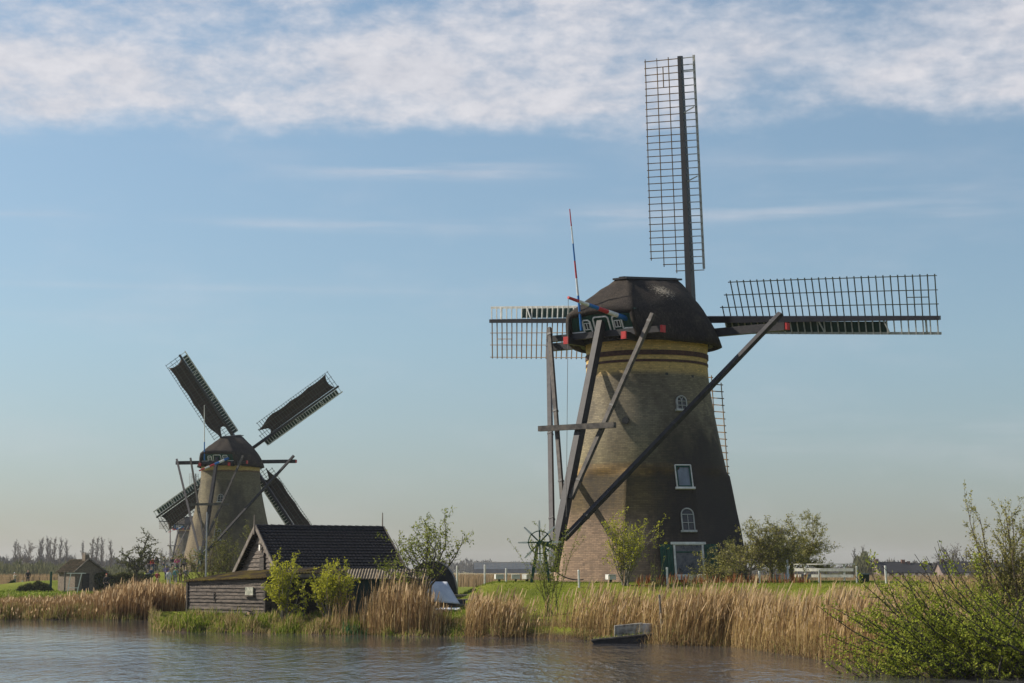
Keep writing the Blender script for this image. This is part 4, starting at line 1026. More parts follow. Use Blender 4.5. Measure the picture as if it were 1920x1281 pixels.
mb = MB(); mb.add([BP(-.42, -.0, EV + 1.38), BP(.42, -.0, EV + 1.38), BP(.12, -.0, RH - .42), BP(-.12, -.0, RH - .42), BP(-.42, .04, EV + 1.38), BP(.42, .04, EV + 1.38), BP(.12, .04, RH - .42), BP(-.12, .04, RH - .42)], [(0, 1, 2, 3), (0, 4, 5, 1), (0, 3, 7, 4), (1, 5, 6, 2), (3, 2, 6, 7)])
mb.build('owl_board', M['vergeboard'], barn)
# tiled roof, real tile rows
def tiled(mb, p0, p1, p2, rows, cols, amp=.035, step=.04, ncol=7):
    """p0 ridge start, p1 ridge end, p2 eave under p0"""
    p0, p1, p2 = Vector(p0), Vector(p1), Vector(p2); ax = p1 - p0; dn = p2 - p0; nn = ax.cross(dn).normalized()
    if nn.z < 0: nn = -nn
    rws = []
    for r_ in range(rows):
        for e, off_ in ((0, .0), (1, step)):
            t = (r_ + e) / rows
            rws.append([p0 + dn * t + ax * (q / (cols * ncol)) + nn * (off_ + amp * max(-.4, math.sin(2 * math.pi * q / ncol))) for q in range(cols * ncol + 1)])
    mb.sheet(rws)
mb = MB(); ov = .18
tiled(mb, BP(0, -ov, RH), BP(0, Lb + ov, RH), BP(Wb / 2 + .25, -ov, EV - .2), 17, 36, amp=.016, step=.06)
tiled(mb, BP(0, Lb + ov, RH), BP(0, -ov, RH), BP(-Wb / 2 - .25, Lb + ov, EV - .2), 17, 36, amp=.016, step=.06)
ro = mb.build('roof', M['tile'], barn); sd = ro.modifiers.new('t', 'SOLIDIFY'); sd.thickness = .03
mb = MB()
for q in range(18):
    r0 = -ov + q * (Lb + 2 * ov) / 18; mb.tube([BP(0, r0, RH + .03), BP(0, r0 + (Lb + 2 * ov) / 18 + .03, RH + .015)], [.10, .085], 8, cap=True)
mb.build('ridge_tile', M['tile'], ro)
for e in (-ov - .04, Lb + ov + .04):
    for s_ in (-1, 1): mb = MB(); mb.beam(BP(0, e, RH + .02), BP(s_ * (Wb / 2 + .3), e, EV - .24), .2, .05, up=rd); mb.build('verge_board', M['vergeboard'], barn)
for e in (-ov - .04, Lb + ov + .04):
    mb = MB(); mb.beam(BP(0, e - .05, RH - .35), BP(0, e - .05, RH + .75 if e > 0 else RH + .55), .09, .05, up=rd, w2=.03, h2=.03); mb.build('finial', M['vergeboard'], barn)

# plank shed in front left with mossy corrugated roof
C0 = P(352, 1150, 85.6); C1 = P(498, 1150, 81.9)
gzz = .75
s0 = Vector((C0.x, C0.y, .55)); shed = empty('plank_shed', s0); tag(shed, 'low weathered plank shed with mossy corrugated roof by the water', 'shed')
e1 = (Vector((C1.x, C1.y, 0)) - Vector((C0.x, C0.y, 0))); Ls = e1.length; e1.normalize(); e2 = Vector((-e1.y, e1.x, 0)); 
Hl, Hr = P(352, 1091, 85.6).z - .55, P(498, 1085, 81.9).z - .55
def SPt(a, b, z): return e1 * a + e2 * b + Vector((0, 0, z))
Ds = 3.0
mb = MB()
for k in range(11):
    z0 = k * .155; 
    xs = [0] + sorted([rng.uniform(.4, Ls - .4) for _ in range(1)]) + [Ls]
    for a_, b_ in zip(xs, xs[1:]):
        h_ = min(.165, max(Hl + (Hr - Hl) * (a_ + b_) / 2 / Ls - z0, .02)); j_ = rng.uniform(-.012, .012)
        mb.add([SPt(a_, -.035 + j_, z0), SPt(b_ - .012, -.035 + j_, z0), SPt(b_ - .012, j_ + .002, z0 + h_), SPt(a_, j_ + .002, z0 + h_), SPt(a_, .02, z0), SPt(b_ - .012, .02, z0), SPt(b_ - .012, .02, z0 + h_), SPt(a_, .02, z0 + h_)],
               [(0, 1, 2, 3), (0, 4, 5, 1), (0, 3, 7, 4), (1, 5, 6, 2), (3, 2, 6, 7)])
mb.build('plank_wall', M['plank'], shed)
mb = MB()
mb.add([SPt(0.02, .03, 0), SPt(Ls, .03, 0), SPt(Ls, .03, Hr - .03), SPt(0.02, .03, Hl - .03), SPt(0.02, Ds, 0), SPt(Ls, Ds, 0), SPt(Ls, Ds, Hr + .3), SPt(.02, Ds, Hl + .28)], [(0, 1, 2, 3), (1, 5, 6, 2), (5, 4, 7, 6), (4, 0, 3, 7)])
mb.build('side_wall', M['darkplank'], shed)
for a_ in (0, Ls): mb = MB(); mb.box(SPt(a_, -.03, Hl / 2), (.1, .1, Hl), math.atan2(e1.y, e1.x)); mb.build('corner_post', M['darkplank'], shed)
mb = MB(); rows = []
for q in range(121):
    a_ = -.12 + (Ls + .2) * q / 120; w_ = .03 * math.sin(q * 2 * math.pi / 4); hh = Hl + (Hr - Hl) * a_ / Ls
    rows.append([SPt(a_, b_, hh + .03 + w_ + (b_ + .15) * .13) for b_ in (-.16, .8, 1.7, Ds + .1)])
mb.sheet(rows); rf = mb.build('roof', M['mossroof'], shed); sd = rf.modifiers.new('t', 'SOLIDIFY'); sd.thickness = .02
mb = MB(); pc = P(470, 1108.5, 82.6) - s0; pc -= e2 * (pc.dot(e2) + .03); mb.beam(pc + e1 * -.26 - e2 * .04, pc + e1 * .26 - e2 * .04, .05, .34); so2 = mb.build('notice_board', simple('faded_notice', (.55, .53, .42), (.25, .26, .2), 7, None, .6), shed)
mb = MB(); mb.beam(pc + e1 * -.32 - e2 * .07 + Vector((0, 0, -.2)), pc + e1 * .32 - e2 * .07 + Vector((0, 0, -.2)), .08, .04); mb.build('notice_ledge', M['plank'], shed)
mb = MB(); pj = P(404, 1116, 84.3) - s0; pj -= e2 * pj.dot(e2); mb.beam(pj - e2 * .06 + Vector((0, 0, -.25)), pj - e2 * .06 + Vector((0, 0, .15)), .04, .03, up=e2); mb.build('hatch_gap', M['tar'], shed)

# open shed between plank shed and green lean-to (roof on posts, shaded inside)
o0 = Vector((C1.x + .02, C1.y + .25, .6)); osd = empty('open_shed', o0); tag(osd, 'dark open fronted shed behind the two yellow green willows', 'shed')
Wo = P(642, 1100, 83).x - C1.x; Hf = P(560, 1076, 82.5).z - .6
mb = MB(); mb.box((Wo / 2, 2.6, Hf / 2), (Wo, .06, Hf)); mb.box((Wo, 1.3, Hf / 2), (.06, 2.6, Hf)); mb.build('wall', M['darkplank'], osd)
mb = MB(); mb.sheet([[(x, -.2, Hf + .02 + .025 * math.sin(q * math.pi / 2)), (x, 1.2, Hf + .10 + .025 * math.sin(q * math.pi / 2)), (x, 2.75, Hf + .2 + .025 * math.sin(q * math.pi / 2))] for q, x in ((q, -.1 + (Wo + .15) * q / 100) for q in range(101))])
rf = mb.build('roof', M['mossroof'], osd); sd = rf.modifiers.new('t', 'SOLIDIFY'); sd.thickness = .02
mb = MB(); mb.beam((-.05, -.12, Hf - .08), (Wo, -.12, Hf - .08), .07, .16); mb.build('front_beam', M['vergeboard'], osd)
for x in (.08, Wo * .5, Wo - .05): mb = MB(); mb.box((x, -.05, Hf / 2), (.1, .1, Hf)); mb.build('post', M['darkplank'], osd)
# green lean-to
l0 = P(642, 1150, 82.6); l1 = P(797, 1150, 83.0); l0 = Vector((l0.x, 82.6, .7)); Wl = l1.x - l0.x
lt = empty('lean_to_shed', l0); tag(lt, 'dark green lean-to with brown corrugated roof behind the reed clump', 'shed')
Hg = P(700, 1086, 82.6).z - .7
mb = MB(); mb.box((Wl / 2, 1.2, Hg / 2), (Wl, 2.4, Hg)); 
for q in range(int(Wl / .2)): mb.box((.1 + q * .2, -.012, Hg / 2), (.03, .025, Hg))
mb.build('wall', M['greenwall'], lt)
mb = MB(); mb.sheet([[(x, -.22, Hg + .0 + .03 * math.sin(q * math.pi / 2)), (x, .6, Hg + .22 + .03 * math.sin(q * math.pi / 2)), (x, 1.3, Hg + .42 + .03 * math.sin(q * math.pi / 2))] for q, x in ((q, -.1 + (Wl + .2) * q / 120) for q in range(121))])
rf = mb.build('roof', M['corr'], lt); sd = rf.modifiers.new('t', 'SOLIDIFY'); sd.thickness = .02
# rounded low shed to the right, half hidden behind the apple tree
h0 = P(808, 1110, 87); hp = Vector((h0.x, 87.5, gz(h0.x, 87.5))); hs = empty('side_shed', hp); tag(hs, 'low dark rounded roof shed behind the apple tree', 'shed')
mb = MB(); Wh = P(850, 1100, 87).x - P(752, 1100, 87).x; Hh = P(800, 1052, 87).z - hp.z
rows = []
for q in range(15):
    a = math.pi * (q / 14); rows.append([Vector((-math.cos(a) * Wh / 2 * (1.0), y_, Hh * (math.sin(a) ** .62))) for y_ in (-.6, .6, 1.8)])
mb.sheet(rows); k = len(mb.v); fr_ = [r_[0] for r_ in rows]; bk = [r_[-1] for r_ in rows]
mb.add(fr_, [tuple(range(15))]); mb.add(bk, [tuple(range(15))[::-1]]); mb.build('roof', M['tar'], hs)
mb = MB(); mb.box((0, -.63, .5), (.8, .05, 1.0)); mb.build('door', M['greenwall'], hs)

# covered boat (white tarpaulin) in front
tp0 = P(832, 1140, 83); tp0 = Vector((tp0.x, 83.0, gz(tp0.x, 83) - .02)); tpn = empty('covered_dinghy', tp0); tag(tpn, 'small boat under a pale tarpaulin leaning beside the apple tree', 'boat')
mb = MB(); g3 = random.Random(3)
A = P(798, 1092, 83.2) - tp0; B = P(838, 1092, 83.6) - tp0; C = P(862, 1133, 82.6) - tp0; D = P(803, 1128, 82.4) - tp0
rows = []
for i_ in range(9):
    t = i_ / 8; row = []
    for j_ in range(11):
        s_ = j_ / 10; p = A.lerp(B, s_).lerp(D.lerp(C, s_), t); p = p + Vector((0, -.28 * math.sin(math.pi * t) * math.sin(math.pi * min(1, s_ + .1)), .10 * math.sin(t * 3.1) * math.sin(s_ * 6) * .5)); row.append(p)
    rows.append(row)
mb.sheet(rows); to = mb.build('tarpaulin', M['tarp'], tpn, smooth=True); sd = to.modifiers.new('t', 'SOLIDIFY'); sd.thickness = .04
mb = MB(); rows = []
for i_ in range(9):
    t = i_ / 8 * 2 - 1; hwid = .5 * (1 - t * t * .75); rows.append([Vector((t * .95 - .02, .35 + a * hwid * .7, z_)) for a, z_ in ((-1, .42), (-.8, .1), (0, 0.0), (.8, .1), (1, .42))])
mb.sheet(rows); ho = mb.build('hull', M['tar'], tpn, smooth=True); sd = ho.modifiers.new('t', 'SOLIDIFY'); sd.thickness = .04
lo = P(838, 1137, 82) ; mb = MB(); rows = [[Vector((x, y, .05 * g3.random() + (.06 if abs(y) < .2 else .0))) for y in (-.3, -.1, .1, .3)] for x in np.linspace(-.55, .55, 8)]
mb.sheet(rows); o = mb.build('folded_sheet', M['tarp']); o.location = (lo.x, 82, gz(lo.x, 82) + .03); sd = o.modifiers.new('t', 'SOLIDIFY'); sd.thickness = .05
tag(o, 'crumpled white sheet lying on the grass before the covered boat', 'sheet')

# rubble heap
rp_ = P(468, 1156, 80.6); mb = MB(); r = random.Random(8)
rp = Vector((rp_.x, 80.6, gz(rp_.x, 80.6)))
for k in range(46):
    a = r.uniform(0, 6.28); d_ = abs(r.gauss(0, .3)); z_ = max(0, .42 - d_ * .7) * r.random() + .05
    mb.box((math.cos(a) * d_, math.sin(a) * d_ * .6, z_), (r.uniform(.08, .2), r.uniform(.06, .14), r.uniform(.05, .12)), r.uniform(0, 3), mi=0 if r.random() < .75 else 1)
o = mb.build('rubble_heap', [M['rubble'], M['iron']]); o.location = rp; tag(o, 'small heap of broken bricks in front of the plank shed', 'rubble')
# brushwood leaning
pl = Plant(55); r = pl.r
for k in range(16): pl.tb.tube([(r.uniform(-.5, .5), 0, 0), (r.uniform(-.2, .2), .2, r.uniform(.3, .6)), (r.uniform(-.45, .45), .4, r.uniform(.8, 1.1))], [.02, .016, .01], 4)
ro_ = pl.tb.build('brushwood_pile', M['twig']); ro_.location = G(512, 81.8); tag(ro_, 'brown sticks leaning at the corner of the plank shed', 'brushwood')

# flagpole behind the plank shed
fp = P(386, 1083, 98); ft = P(386, 960, 98); fb = Vector((fp.x, 98, gz(fp.x, 98)))
mb = MB(); mb.tube([(0, 0, -.1), (0, 0, ft.z - fb.z)], [.05, .035], 8, cap=True); o = mb.build('steel_pole', M['steel']); o.location = fb; tag(o, 'plain grey metal pole behind the plank shed', 'pole')

# ------------------------------------------------------------------ the raft with concrete blocks
ra0 = P(1165, 1205, 67.9); raft = empty('sunken_raft', (ra0.x, 68.0, 0)); tag(raft, 'half sunken black wooden raft overgrown with grass at the bank', 'raft')
def RP(u, v, Y=67.6): return P(u, v, Y) - Vector((ra0.x, 68.0, 0))
mb = MB()
a0, a1 = RP(1108, 1207), RP(1240, 1192); a0.z = .10; a1.z = .36
fr_ = [a0, a1, Vector((a1.x + .1, a1.y, -.15)), Vector((a0.x + .2, a0.y, -.1))]
bk = [p + Vector((.15, 1.3, .05)) for p in fr_]
mb.add(fr_ + bk, [(0, 3, 2, 1), (4, 5, 6, 7), (0, 1, 5, 4), (1, 2, 6, 5), (0, 4, 7, 3), (2, 3, 7, 6)]); mb.build('hull', M['tar'], raft)
mb = MB(); mb.beam(a0 + Vector((0, -.02, .02)), a1 + Vector((0, -.02, .02)), .10, .05); mb.build('rubbing_strake', M['vergeboard'], raft)
b1 = empty('concrete_slab', (0, 0, 0)); 
mb = MB(); p0, p1 = P(1152, 1192, 68.3), P(1206, 1190, 68.3); zt0, zt1 = P(1152, 1173, 68.3).z, P(1206, 1167.5, 68.3).z; zb = .2
vs = [(p0.x, 68.3, zb), (p1.x, 68.3, zb), (p1.x, 68.3, zt1), (p0.x, 68.3, zt0)]; vs += [(x, y + .16, z) for x, y, z in vs]
bpy.data.objects.remove(b1)
mb.add([(v[0] - p0.x, v[1] - 68.3, v[2]) for v in vs], [(0, 1, 2, 3), (7, 6, 5, 4), (0, 4, 5, 1), (1, 5, 6, 2), (2, 6, 7, 3), (3, 7, 4, 0)]); o = mb.build('concrete_slab', M['concrete']); o.location = (p0.x, 68.3, 0)
bv_ = o.modifiers.new('b', 'BEVEL'); bv_.width = .02; tag(o, 'long lichened concrete slab standing on the sunken raft', 'concrete slab')
p0, p1 = P(1204, 1190, 68.1), P(1224, 1190, 68.2); mb = MB(); zt = P(1204, 1169, 68.1).z - .2
r = random.Random(5); ring = [(0, 0), (.22, -.06), (.42, .0), (.40, .3), (.05, .32)]
mb.sheet([[Vector((x * s_, y * s_, z)) for x, y in ring] for z, s_ in ((0, 1.05), (zt * .5, 1.0), (zt * .9, .95), (zt, .85))], closed=True); mb.add([Vector((x * .85, y * .85, zt)) for x, y in ring], [(0, 1, 2, 3, 4)])
o = mb.build('stone_block', M['conc_light']); o.location = (p0.x, 67.9, .2); tag(o, 'pale grey stone block at the right end of the slab', 'stone block')
p0 = P(1226, 1190, 68.3); mb = MB(); zt = P(1226, 1173, 68.3).z - .2
mb.sheet([[Vector((x * s_ * .9, y * s_, z)) for x, y in ring] for z, s_ in ((0, 1.05), (zt * .6, 1.0), (zt, .8))], closed=True); mb.add([Vector((x * .72, y * .8, zt)) for x, y in ring], [(0, 1, 2, 3, 4)])
o = mb.build('stone_block', M['concrete']); o.location = (p0.x, 68.1, .2); tag(o, 'dark mossy stone block right of the pale one on the raft', 'stone block')
nn_ = 900; X = g2.uniform(P(1106, 0, 68).x, P(1250, 0, 68).x, nn_); Y = g2.uniform(67.6, 69.0, nn_); z0_ = np.interp(X, [X.min(), X.max()], [.08, .36])
o = blades('raft_grass', X, Y, g2.uniform(.04, .18, nn_), .02, .5, [M['grass'], M['strawgrass']], 0, lambda X, Y, g_: (g_.random(len(X)) < .5).astype(int), z0=z0_, seed=14); tag(o, 'grass and litter growing on the sunken raft', 'grass', kind='stuff')
sp0, sp1 = P(1243, 1200, 66.8), P(1236, 1115, 66.8); mb = MB(); mb.tube([(0, 0, -.5), (0, 0, .1), (sp1.x - sp0.x, 0, sp1.z)], [.045, .045, .038], 7, cap=True); o = mb.build('wooden_stake', M['bark_pale']); o.location = (sp0.x, 66.8, 0)
tag(o, 'pale leaning wooden stake in the water beside the raft', 'stake')

# ------------------------------------------------------------------ small things on the mound
def post(u, Y, vtop, label, white=True, lean=0, r_=.045):
    b_ = G(u, Y); t_ = P(u, vtop, Y); mb = MB(); h_ = t_.z - b_.z
    mb.tube([(0, 0, -.1), (lean * h_, 0, h_)], r_, 8, cap=True); mb.tube([(lean * h_, 0, h_ - .005), (lean * h_, 0, h_ + .03)], [r_ * 1.15, r_ * .8], 8, cap=True)
    o = mb.build('fence_post', M['whitewood'] if white else M['greywood']); o.location = b_
    tag(o, label, 'post', 'white posts on the mill mound')
post(857, 95, 1062, 'white post just right of the covered boat, leftmost of the row')
post(909, 93, 1060, 'tall white post on the lawn left of the floodlights')
post(949, 90, 1067, 'white post on the lawn before the two boxy floodlights')
post(1086, 84.5, 1070, 'white post in front of the sunlit mill wall', lean=-.03)
post(1251, 84, 1065, 'white capped post in front of the big ground floor window')
post(1424, 84.5, 1072, 'white post beside the pale trunked orchard tree')
post(1478, 92, 1050, 'white post among the orchard trees', lean=-.04)
post(1536, 83.5, 1070, 'grey post standing in front of the white rail', white=False, r_=.035)
post(1607, 84, 1063, 'grey post between the white rail and the bin', white=False)
post(1662, 84, 1062, 'slanting white post right of the bin', lean=-.05)
def flood(u, v, Y, label, rz, white=True):
    p_ = P(u, v, Y); b_ = G(u, Y); root = empty('floodlight', b_, rz); tag(root, label, 'floodlight', 'low floodlights round the mill')
    mb = MB(); mb.box((0, 0, .24), (.42, .3, .22)); mb.box((0, -.02, .36), (.44, .34, .03)); ho = mb.build('housing', M['whitewood'] if white else M['steel'], root)
    bvv = ho.modifiers.new('b', 'BEVEL'); bvv.width = .02
    mb = MB(); mb.box((0, .155, .24), (.34, .012, .16)); mb.build('lens', M['pane'], root)
    mb = MB(); mb.box((0, 0, .06), (.1, .1, .16)); mb.build('foot', M['iron'], root)
flood(936, 1088, 92, 'boxy white floodlight on the lawn, leftmost, beside a white post', .2)
flood(967, 1086, 93, 'boxy white floodlight left of the round one near the winch', 0)
flood(988, 1087, 92, 'white floodlight nearest the winch wheel', .9)
flood(1145, 1089, 87.5, 'white floodlight at the foot of the sunlit mill wall', .5)
flood(1316, 1088, 87, 'white floodlight below the big ground floor window', -.1)
flood(1458, 1088, 88, 'grey floodlight left of the orchard trunks', .1, False)
flood(1471, 1086, 92, 'white floodlight under the orchard trees beside a post', -.4)
flood(1512, 1087, 89, 'grey floodlight under the left end of the white rail', .0, False)
# white rail
br0 = P(1496, 1090, 101); root = empty('white_rail', G(1541, 101), R(-38)); tag(root, 'white wooden barrier of one rail and two boards on the mound', 'barrier')
zb_ = root.location.z; x0, x1 = (P(1497, 1070, 101).x - root.location.x) / .76, (P(1588, 1070, 101).x - root.location.x) / .72
zr = lambda v: P(1540, v, 101).z - zb_
for x in (x0 + (x1 - x0) * .17, x0 + (x1 - x0) * .84):
    mb = MB(); mb.box((x, .06, zr(1058) / 2 - .05), (.09, .07, zr(1058) + .1)); mb.build('post', M['whitewood'], root)
for v, h_ in ((1058, .09), (1068.5, .16), (1080, .15)):
    mb = MB(); mb.box(((x0 + x1) / 2, 0 if h_ > .1 else .03, zr(v)), (x1 - x0 + (.12 if v == 1058 else 0), .04 if h_ > .1 else .14, h_ if h_ > .1 else .05)); mb.build('rail', M['whitewood'], root)
# bin
b_ = G(1621, 88); root = empty('waste_bin', b_); tag(root, 'dark green waste bin right of the white rail', 'bin')
hb = P(1621, 1077, 88).z - b_.z; mb = MB(); mb.sheet([[Vector((a * w_, b2 * w_, z)) for a, b2 in ((-1, -1), (1, -1), (1, 1), (-1, 1))] for w_, z in ((.17, 0), (.2, hb))], closed=True); bo = mb.build('body', simple('bin_green', (.01, .03, .022), None, 5, None, .5), root)
mb = MB(); mb.box((0, 0, hb + .02), (.46, .46, .06)); mb.build('lid', simple('bin_lid_grey', (.16, .19, .2), None, 5, None, .4), root)
# anchor chain
mb = MB(); A = P(1030, 1062, 87.5); B = P(1094, 1087, 88.0); pts = [A.lerp(B, t) + Vector((0, 0, -.22 * math.sin(math.pi * t))) for t in np.linspace(0, 1, 14)]
mb.tube([p - A for p in pts], .028, 5); o = mb.build('anchor_chain', M['iron']); o.location = A; tag(o, 'rusty chain running from the winch to the ground by the mill', 'chain')
# stone steps and low wall on the lawn
for k, (u, v, Y, w_) in enumerate(((868, 1103, 86, 1.0), (866, 1112, 84.5, 1.1), (862, 1121, 83, 1.2))):
    b_ = G(u, Y); mb = MB(); mb.box((0, 0, .04), (w_, .35, .12)); o = mb.build('stone_step', M['vergeboard']); o.location = b_; bvv = o.modifiers.new('b', 'BEVEL'); bvv.width = .02
    tag(o, ('topmost', 'middle', 'lowest')[k] + ' wooden step of the path beside the covered boat', 'step', 'steps beside the covered boat')
mb = MB(); mb.box((0, 0, .0), (2.1, .12, .3)); o = mb.build('timber_edge', M['tar']); b_ = G(935, 80.0); o.location = b_ + Vector((0, 0, .08)); tag(o, 'dark timber edging across the lawn behind the reeds', 'edging')

# ------------------------------------------------------------------ left: brick outhouse, hedges, frame, fences
hb_ = G(140, 190); house = empty('brick_outhouse', hb_); tag(house, 'small old brick outhouse with mossy pantile roof and chimney', 'outhouse')
al = R(46); ga = Vector((-math.cos(al), math.sin(al), 0)); gb_ = Vector((math.cos(al) * .98, math.sin(al), 0)).normalized()
# corner nearest the camera at origin: long wall runs along ga (left), gable along gb_ (right)
LW = (140 - 98) / F * 190 / math.cos(al); GW = (186 - 140) / F * 190 / math.cos(al)
EH = P(140, 1071, 190).z - hb_.z; RHh = P(150, 1049, 191).z - hb_.z
def HP(a, b, z): return ga * a + gb_ * b + Vector((0, 0, z))
mb = MB()
mb.add([HP(0, 0, 0), HP(LW, 0, 0), HP(LW, GW, 0), HP(0, GW, 0), HP(0, 0, EH), HP(LW, 0, EH), HP(LW, GW, EH), HP(0, GW, EH), HP(0, GW * .42, RHh - .1), HP(LW, GW * .42, RHh - .1)],
       [(0, 1, 5, 4), (0, 4, 8, 7, 3), (1, 2, 6, 9, 5), (2, 3, 7, 6)]); mb.build('wall', M['housebrick'], house)
mb = MB(); tiled(mb, HP(-.15, GW * .42, RHh), HP(LW + .15, GW * .42, RHh), HP(-.15, -.25, EH - .15), 8, 13, amp=.07, step=.05, ncol=6)
tiled(mb, HP(LW + .15, GW * .42, RHh), HP(-.15, GW * .42, RHh), HP(LW + .15, GW + .3, EH - .2), 8, 13, amp=.07, step=.05, ncol=6)
ro = mb.build('roof', M['pantile'], house); sd = ro.modifiers.new('t', 'SOLIDIFY'); sd.thickness = .05
mb = MB(); c_ = HP(.45, GW * .42, 0); mb.box((c_.x, c_.y, RHh + .15), (.55, .5, .75), -al); mb.box((c_.x, c_.y, RHh + .62), (.66, .6, .08), -al); co = mb.build('chimney', M['housebrick'], ro)
mb = MB(); mb.box(tuple(HP(-.05, GW * .35, .9)), (.05, .8, 1.8), math.atan2(gb_.y, gb_.x) - math.pi / 2); mb.build('door', M['darkplank'], house)
for g0 in ((-.22, EH - .15), (GW + .28, EH - .2)): mb = MB(); mb.beam(HP(-.15, *g0), HP(-.15, GW * .42, RHh + .05), .06, .14); mb.build('verge_board', M['vergeboard'], house)
# lean-to posts & green panel
def plainbox(name, u, v0, v1, Y, w_, d_, m_, label, cat, rz=0):
    b_ = G(u, Y); h_ = P(u, v0, Y).z - b_.z; mb = MB(); mb.box((0, 0, h_ / 2), (w_, d_, h_), rz); o = mb.build(name, m_); o.location = b_
    bvv = o.modifiers.new('b', 'BEVEL'); bvv.width = .015; tag(o, label, cat)
plainbox('green_panel', 95, 1072, 1105, 188, .2, .12, M['green'], 'narrow dark green board standing left of the outhouse', 'board')
plainbox('timber_post', 121, 1072, 1105, 186, .14, .14, M['vergeboard'], 'grey timber post before the outhouse wall', 'post')
# A-frame
b_ = G(137, 176); root = empty('clothes_frame', b_); tag(root, 'white slanting frame standing in front of the outhouse', 'frame')
h_ = P(137, 1075, 176).z - b_.z; s_ = 176 / F
for x0_, x1_ in ((-11 * s_, -5 * s_), (7 * s_, 15 * s_)): mb = MB(); mb.beam((x0_, 0, 0), (x1_, 0, h_), .07, .07); mb.build('leg', M['whitewood'], root)
mb = MB(); mb.beam((-13 * s_, 0, h_), (23 * s_, 0, h_), .06, .07); mb.build('top_rail', M['whitewood'], root); mb = MB(); mb.beam((-9 * s_, 0, h_ * .27), (9 * s_, 0, h_ * .27), .05, .05); mb.build('lower_rail', M['whitewood'], root)
def hedge(u, Y, W, D_, H, n, label, seed, vert='hedge', m_='leaf_hedge', dome=False):
    root = empty(vert, G(u, Y)); tag(root, label, 'hedge')
    g_ = np.random.default_rng(seed); x = g_.uniform(-W / 2, W / 2, n); y = g_.uniform(-D_ / 2, D_ / 2, n); top = H * (1 + .08 * np.sin(x * 3))
    if dome: top = H * np.sqrt(np.clip(1 - (2 * x / W) ** 2, .05, 1)) * (.8 + .2 * np.sin(x * 4.7) * np.cos(x * 2.1))
    z = top * g_.random(n) ** .6; s_ = g_.uniform(.05, .14, n); V_ = np.zeros((n, 4, 3)); a = g_.normal(0, 1, (n, 3)); b = g_.normal(0, 1, (n, 3))
    a /= np.linalg.norm(a, axis=1)[:, None]; b /= np.linalg.norm(b, axis=1)[:, None]; c_ = np.stack([x, y, z], 1)
    V_[:, 0] = c_ - a * s_[:, None]; V_[:, 1] = c_ + b * s_[:, None] * .6; V_[:, 2] = c_ + a * s_[:, None]; V_[:, 3] = c_ - b * s_[:, None] * .6
    b0 = np.arange(n) * 4; npmesh('foliage', V_.reshape(-1, 3), np.stack([b0, b0 + 1, b0 + 2, b0 + 3], 1), M[m_], parent=root)
    mb = MB(); r = random.Random(seed)
    for k in range(int(W * 3)): xx = r.uniform(-W / 2, W / 2) * .9; mb.tube([(xx, 0, 0), (xx + r.uniform(-.1, .1), r.uniform(-.1, .1), H * .7)], [.02, .01], 4)
    mb.build('stem', M['twig'], root)
hedge(66, 188, 3.4, 1.2, 1.15, 5000, 'dark clipped hedge left of the outhouse', 101, dome=True, m_='leaf_dark')
hedge(22, 222, 1.0, .8, .8, 900, 'small dark shrub beside the man in the cream jacket', 102, dome=True)
hedge(220, 192, 5.2, .8, 1.75, 7000, 'dark square hedge between the outhouse and the pear tree', 103, m_='leaf_dark')
hedge(268, 196, 1.6, .8, 1.3, 1800, 'dark hedge end directly behind the pear tree trunk', 104)
# white railing near the visitors
root = empty('white_handrail', G(321, 207)); tag(root, 'white handrail in front of the visitors on the dike', 'railing')
zb_ = root.location.z; s_ = 207 / F
for x in (-12, -2, 6, 16): mb = MB(); mb.box((x * s_, .03, .45), (.12, .1, .95)); mb.build('post', M['whitewood'], root)
mb = MB(); mb.box((2 * s_, 0, .95), (34 * s_, .12, .13)); mb.build('rail', M['whitewood'], root)
# little signs at left
for u, Y, vt, w_, lab in ((42, 215, 1089, .16, 'narrow white marker sign beside the left hedge'), (46, 300, 1080, .14, 'thin white post far off in the left meadow')):
    b_ = G(u, Y); h_ = P(u, vt, Y).z - b_.z; mb = MB(); mb.box((0, 0, h_ / 2), (w_, .05, h_)); o = mb.build('marker_post', M['whitewood']); o.location = b_; tag(o, lab, 'marker')
# wire fence in the left meadow
b_ = G(60, 262); root = empty('wire_fence', b_); tag(root, 'low wire fence on dark posts across the left meadow', 'fence')
for k in range(22): x = -10 + k * 1.0; mb = MB(); mb.box((x, 0, .5), (.07, .07, 1.1)); mb.build('post', M['tar'], root)
mb = MB(); [mb.tube([(-10, 0, z), (11, 0, z)], .015, 4) for z in (.4, .75, 1.0)]; mb.build('wire', M['iron'], root)
# far buildings
b_ = G(942, 1080); root = empty('greenhouse_block', b_); tag(root, 'long pale greenhouse block on the far horizon', 'greenhouse')
s_ = 1080 / F; mb = MB(); mb.box((0, 0, 4.2), (105 * s_, 12, 3.6)); mb.build('wall', simple('pale_glazing', (.32, .36, .40), (.2, .24, .28), .3, (1, 1, 4)), root)
mb = MB(); mb.box((0, 0, 6.2), (107 * s_, 12.6, .35)); mb.build('roof', M['greywood'], root)
mb = MB(); mb.box((0, -.5, 1.2), (104 * s_, 12, 2.3)); mb.build('base_wall', simple('dark_base', (.08, .09, .1), None, .5), root)
for k in range(16): mb = MB(); mb.box(((-50 + k * 6.6) * s_, -6.1, 4.6), (.3, .2, 3.2)); mb.build('mullion', M['steel'], root)
b_ = G(262, 560); root = empty('pale_shed', G(298, 560)); tag(root, 'pale green flat shed on the horizon behind the visitors', 'shed'); s_ = 560 / F
mb = MB(); mb.box((0, 0, 1.6), (34 * s_, 4, 3.2)); mb.build('wall', simple('pale_green_wall', (.30, .33, .25), (.25, .28, .21), 1), root); mb = MB(); mb.box((0, 0, 3.25), (35 * s_, 4.3, .15)); mb.build('roof', M['greywood'], root)
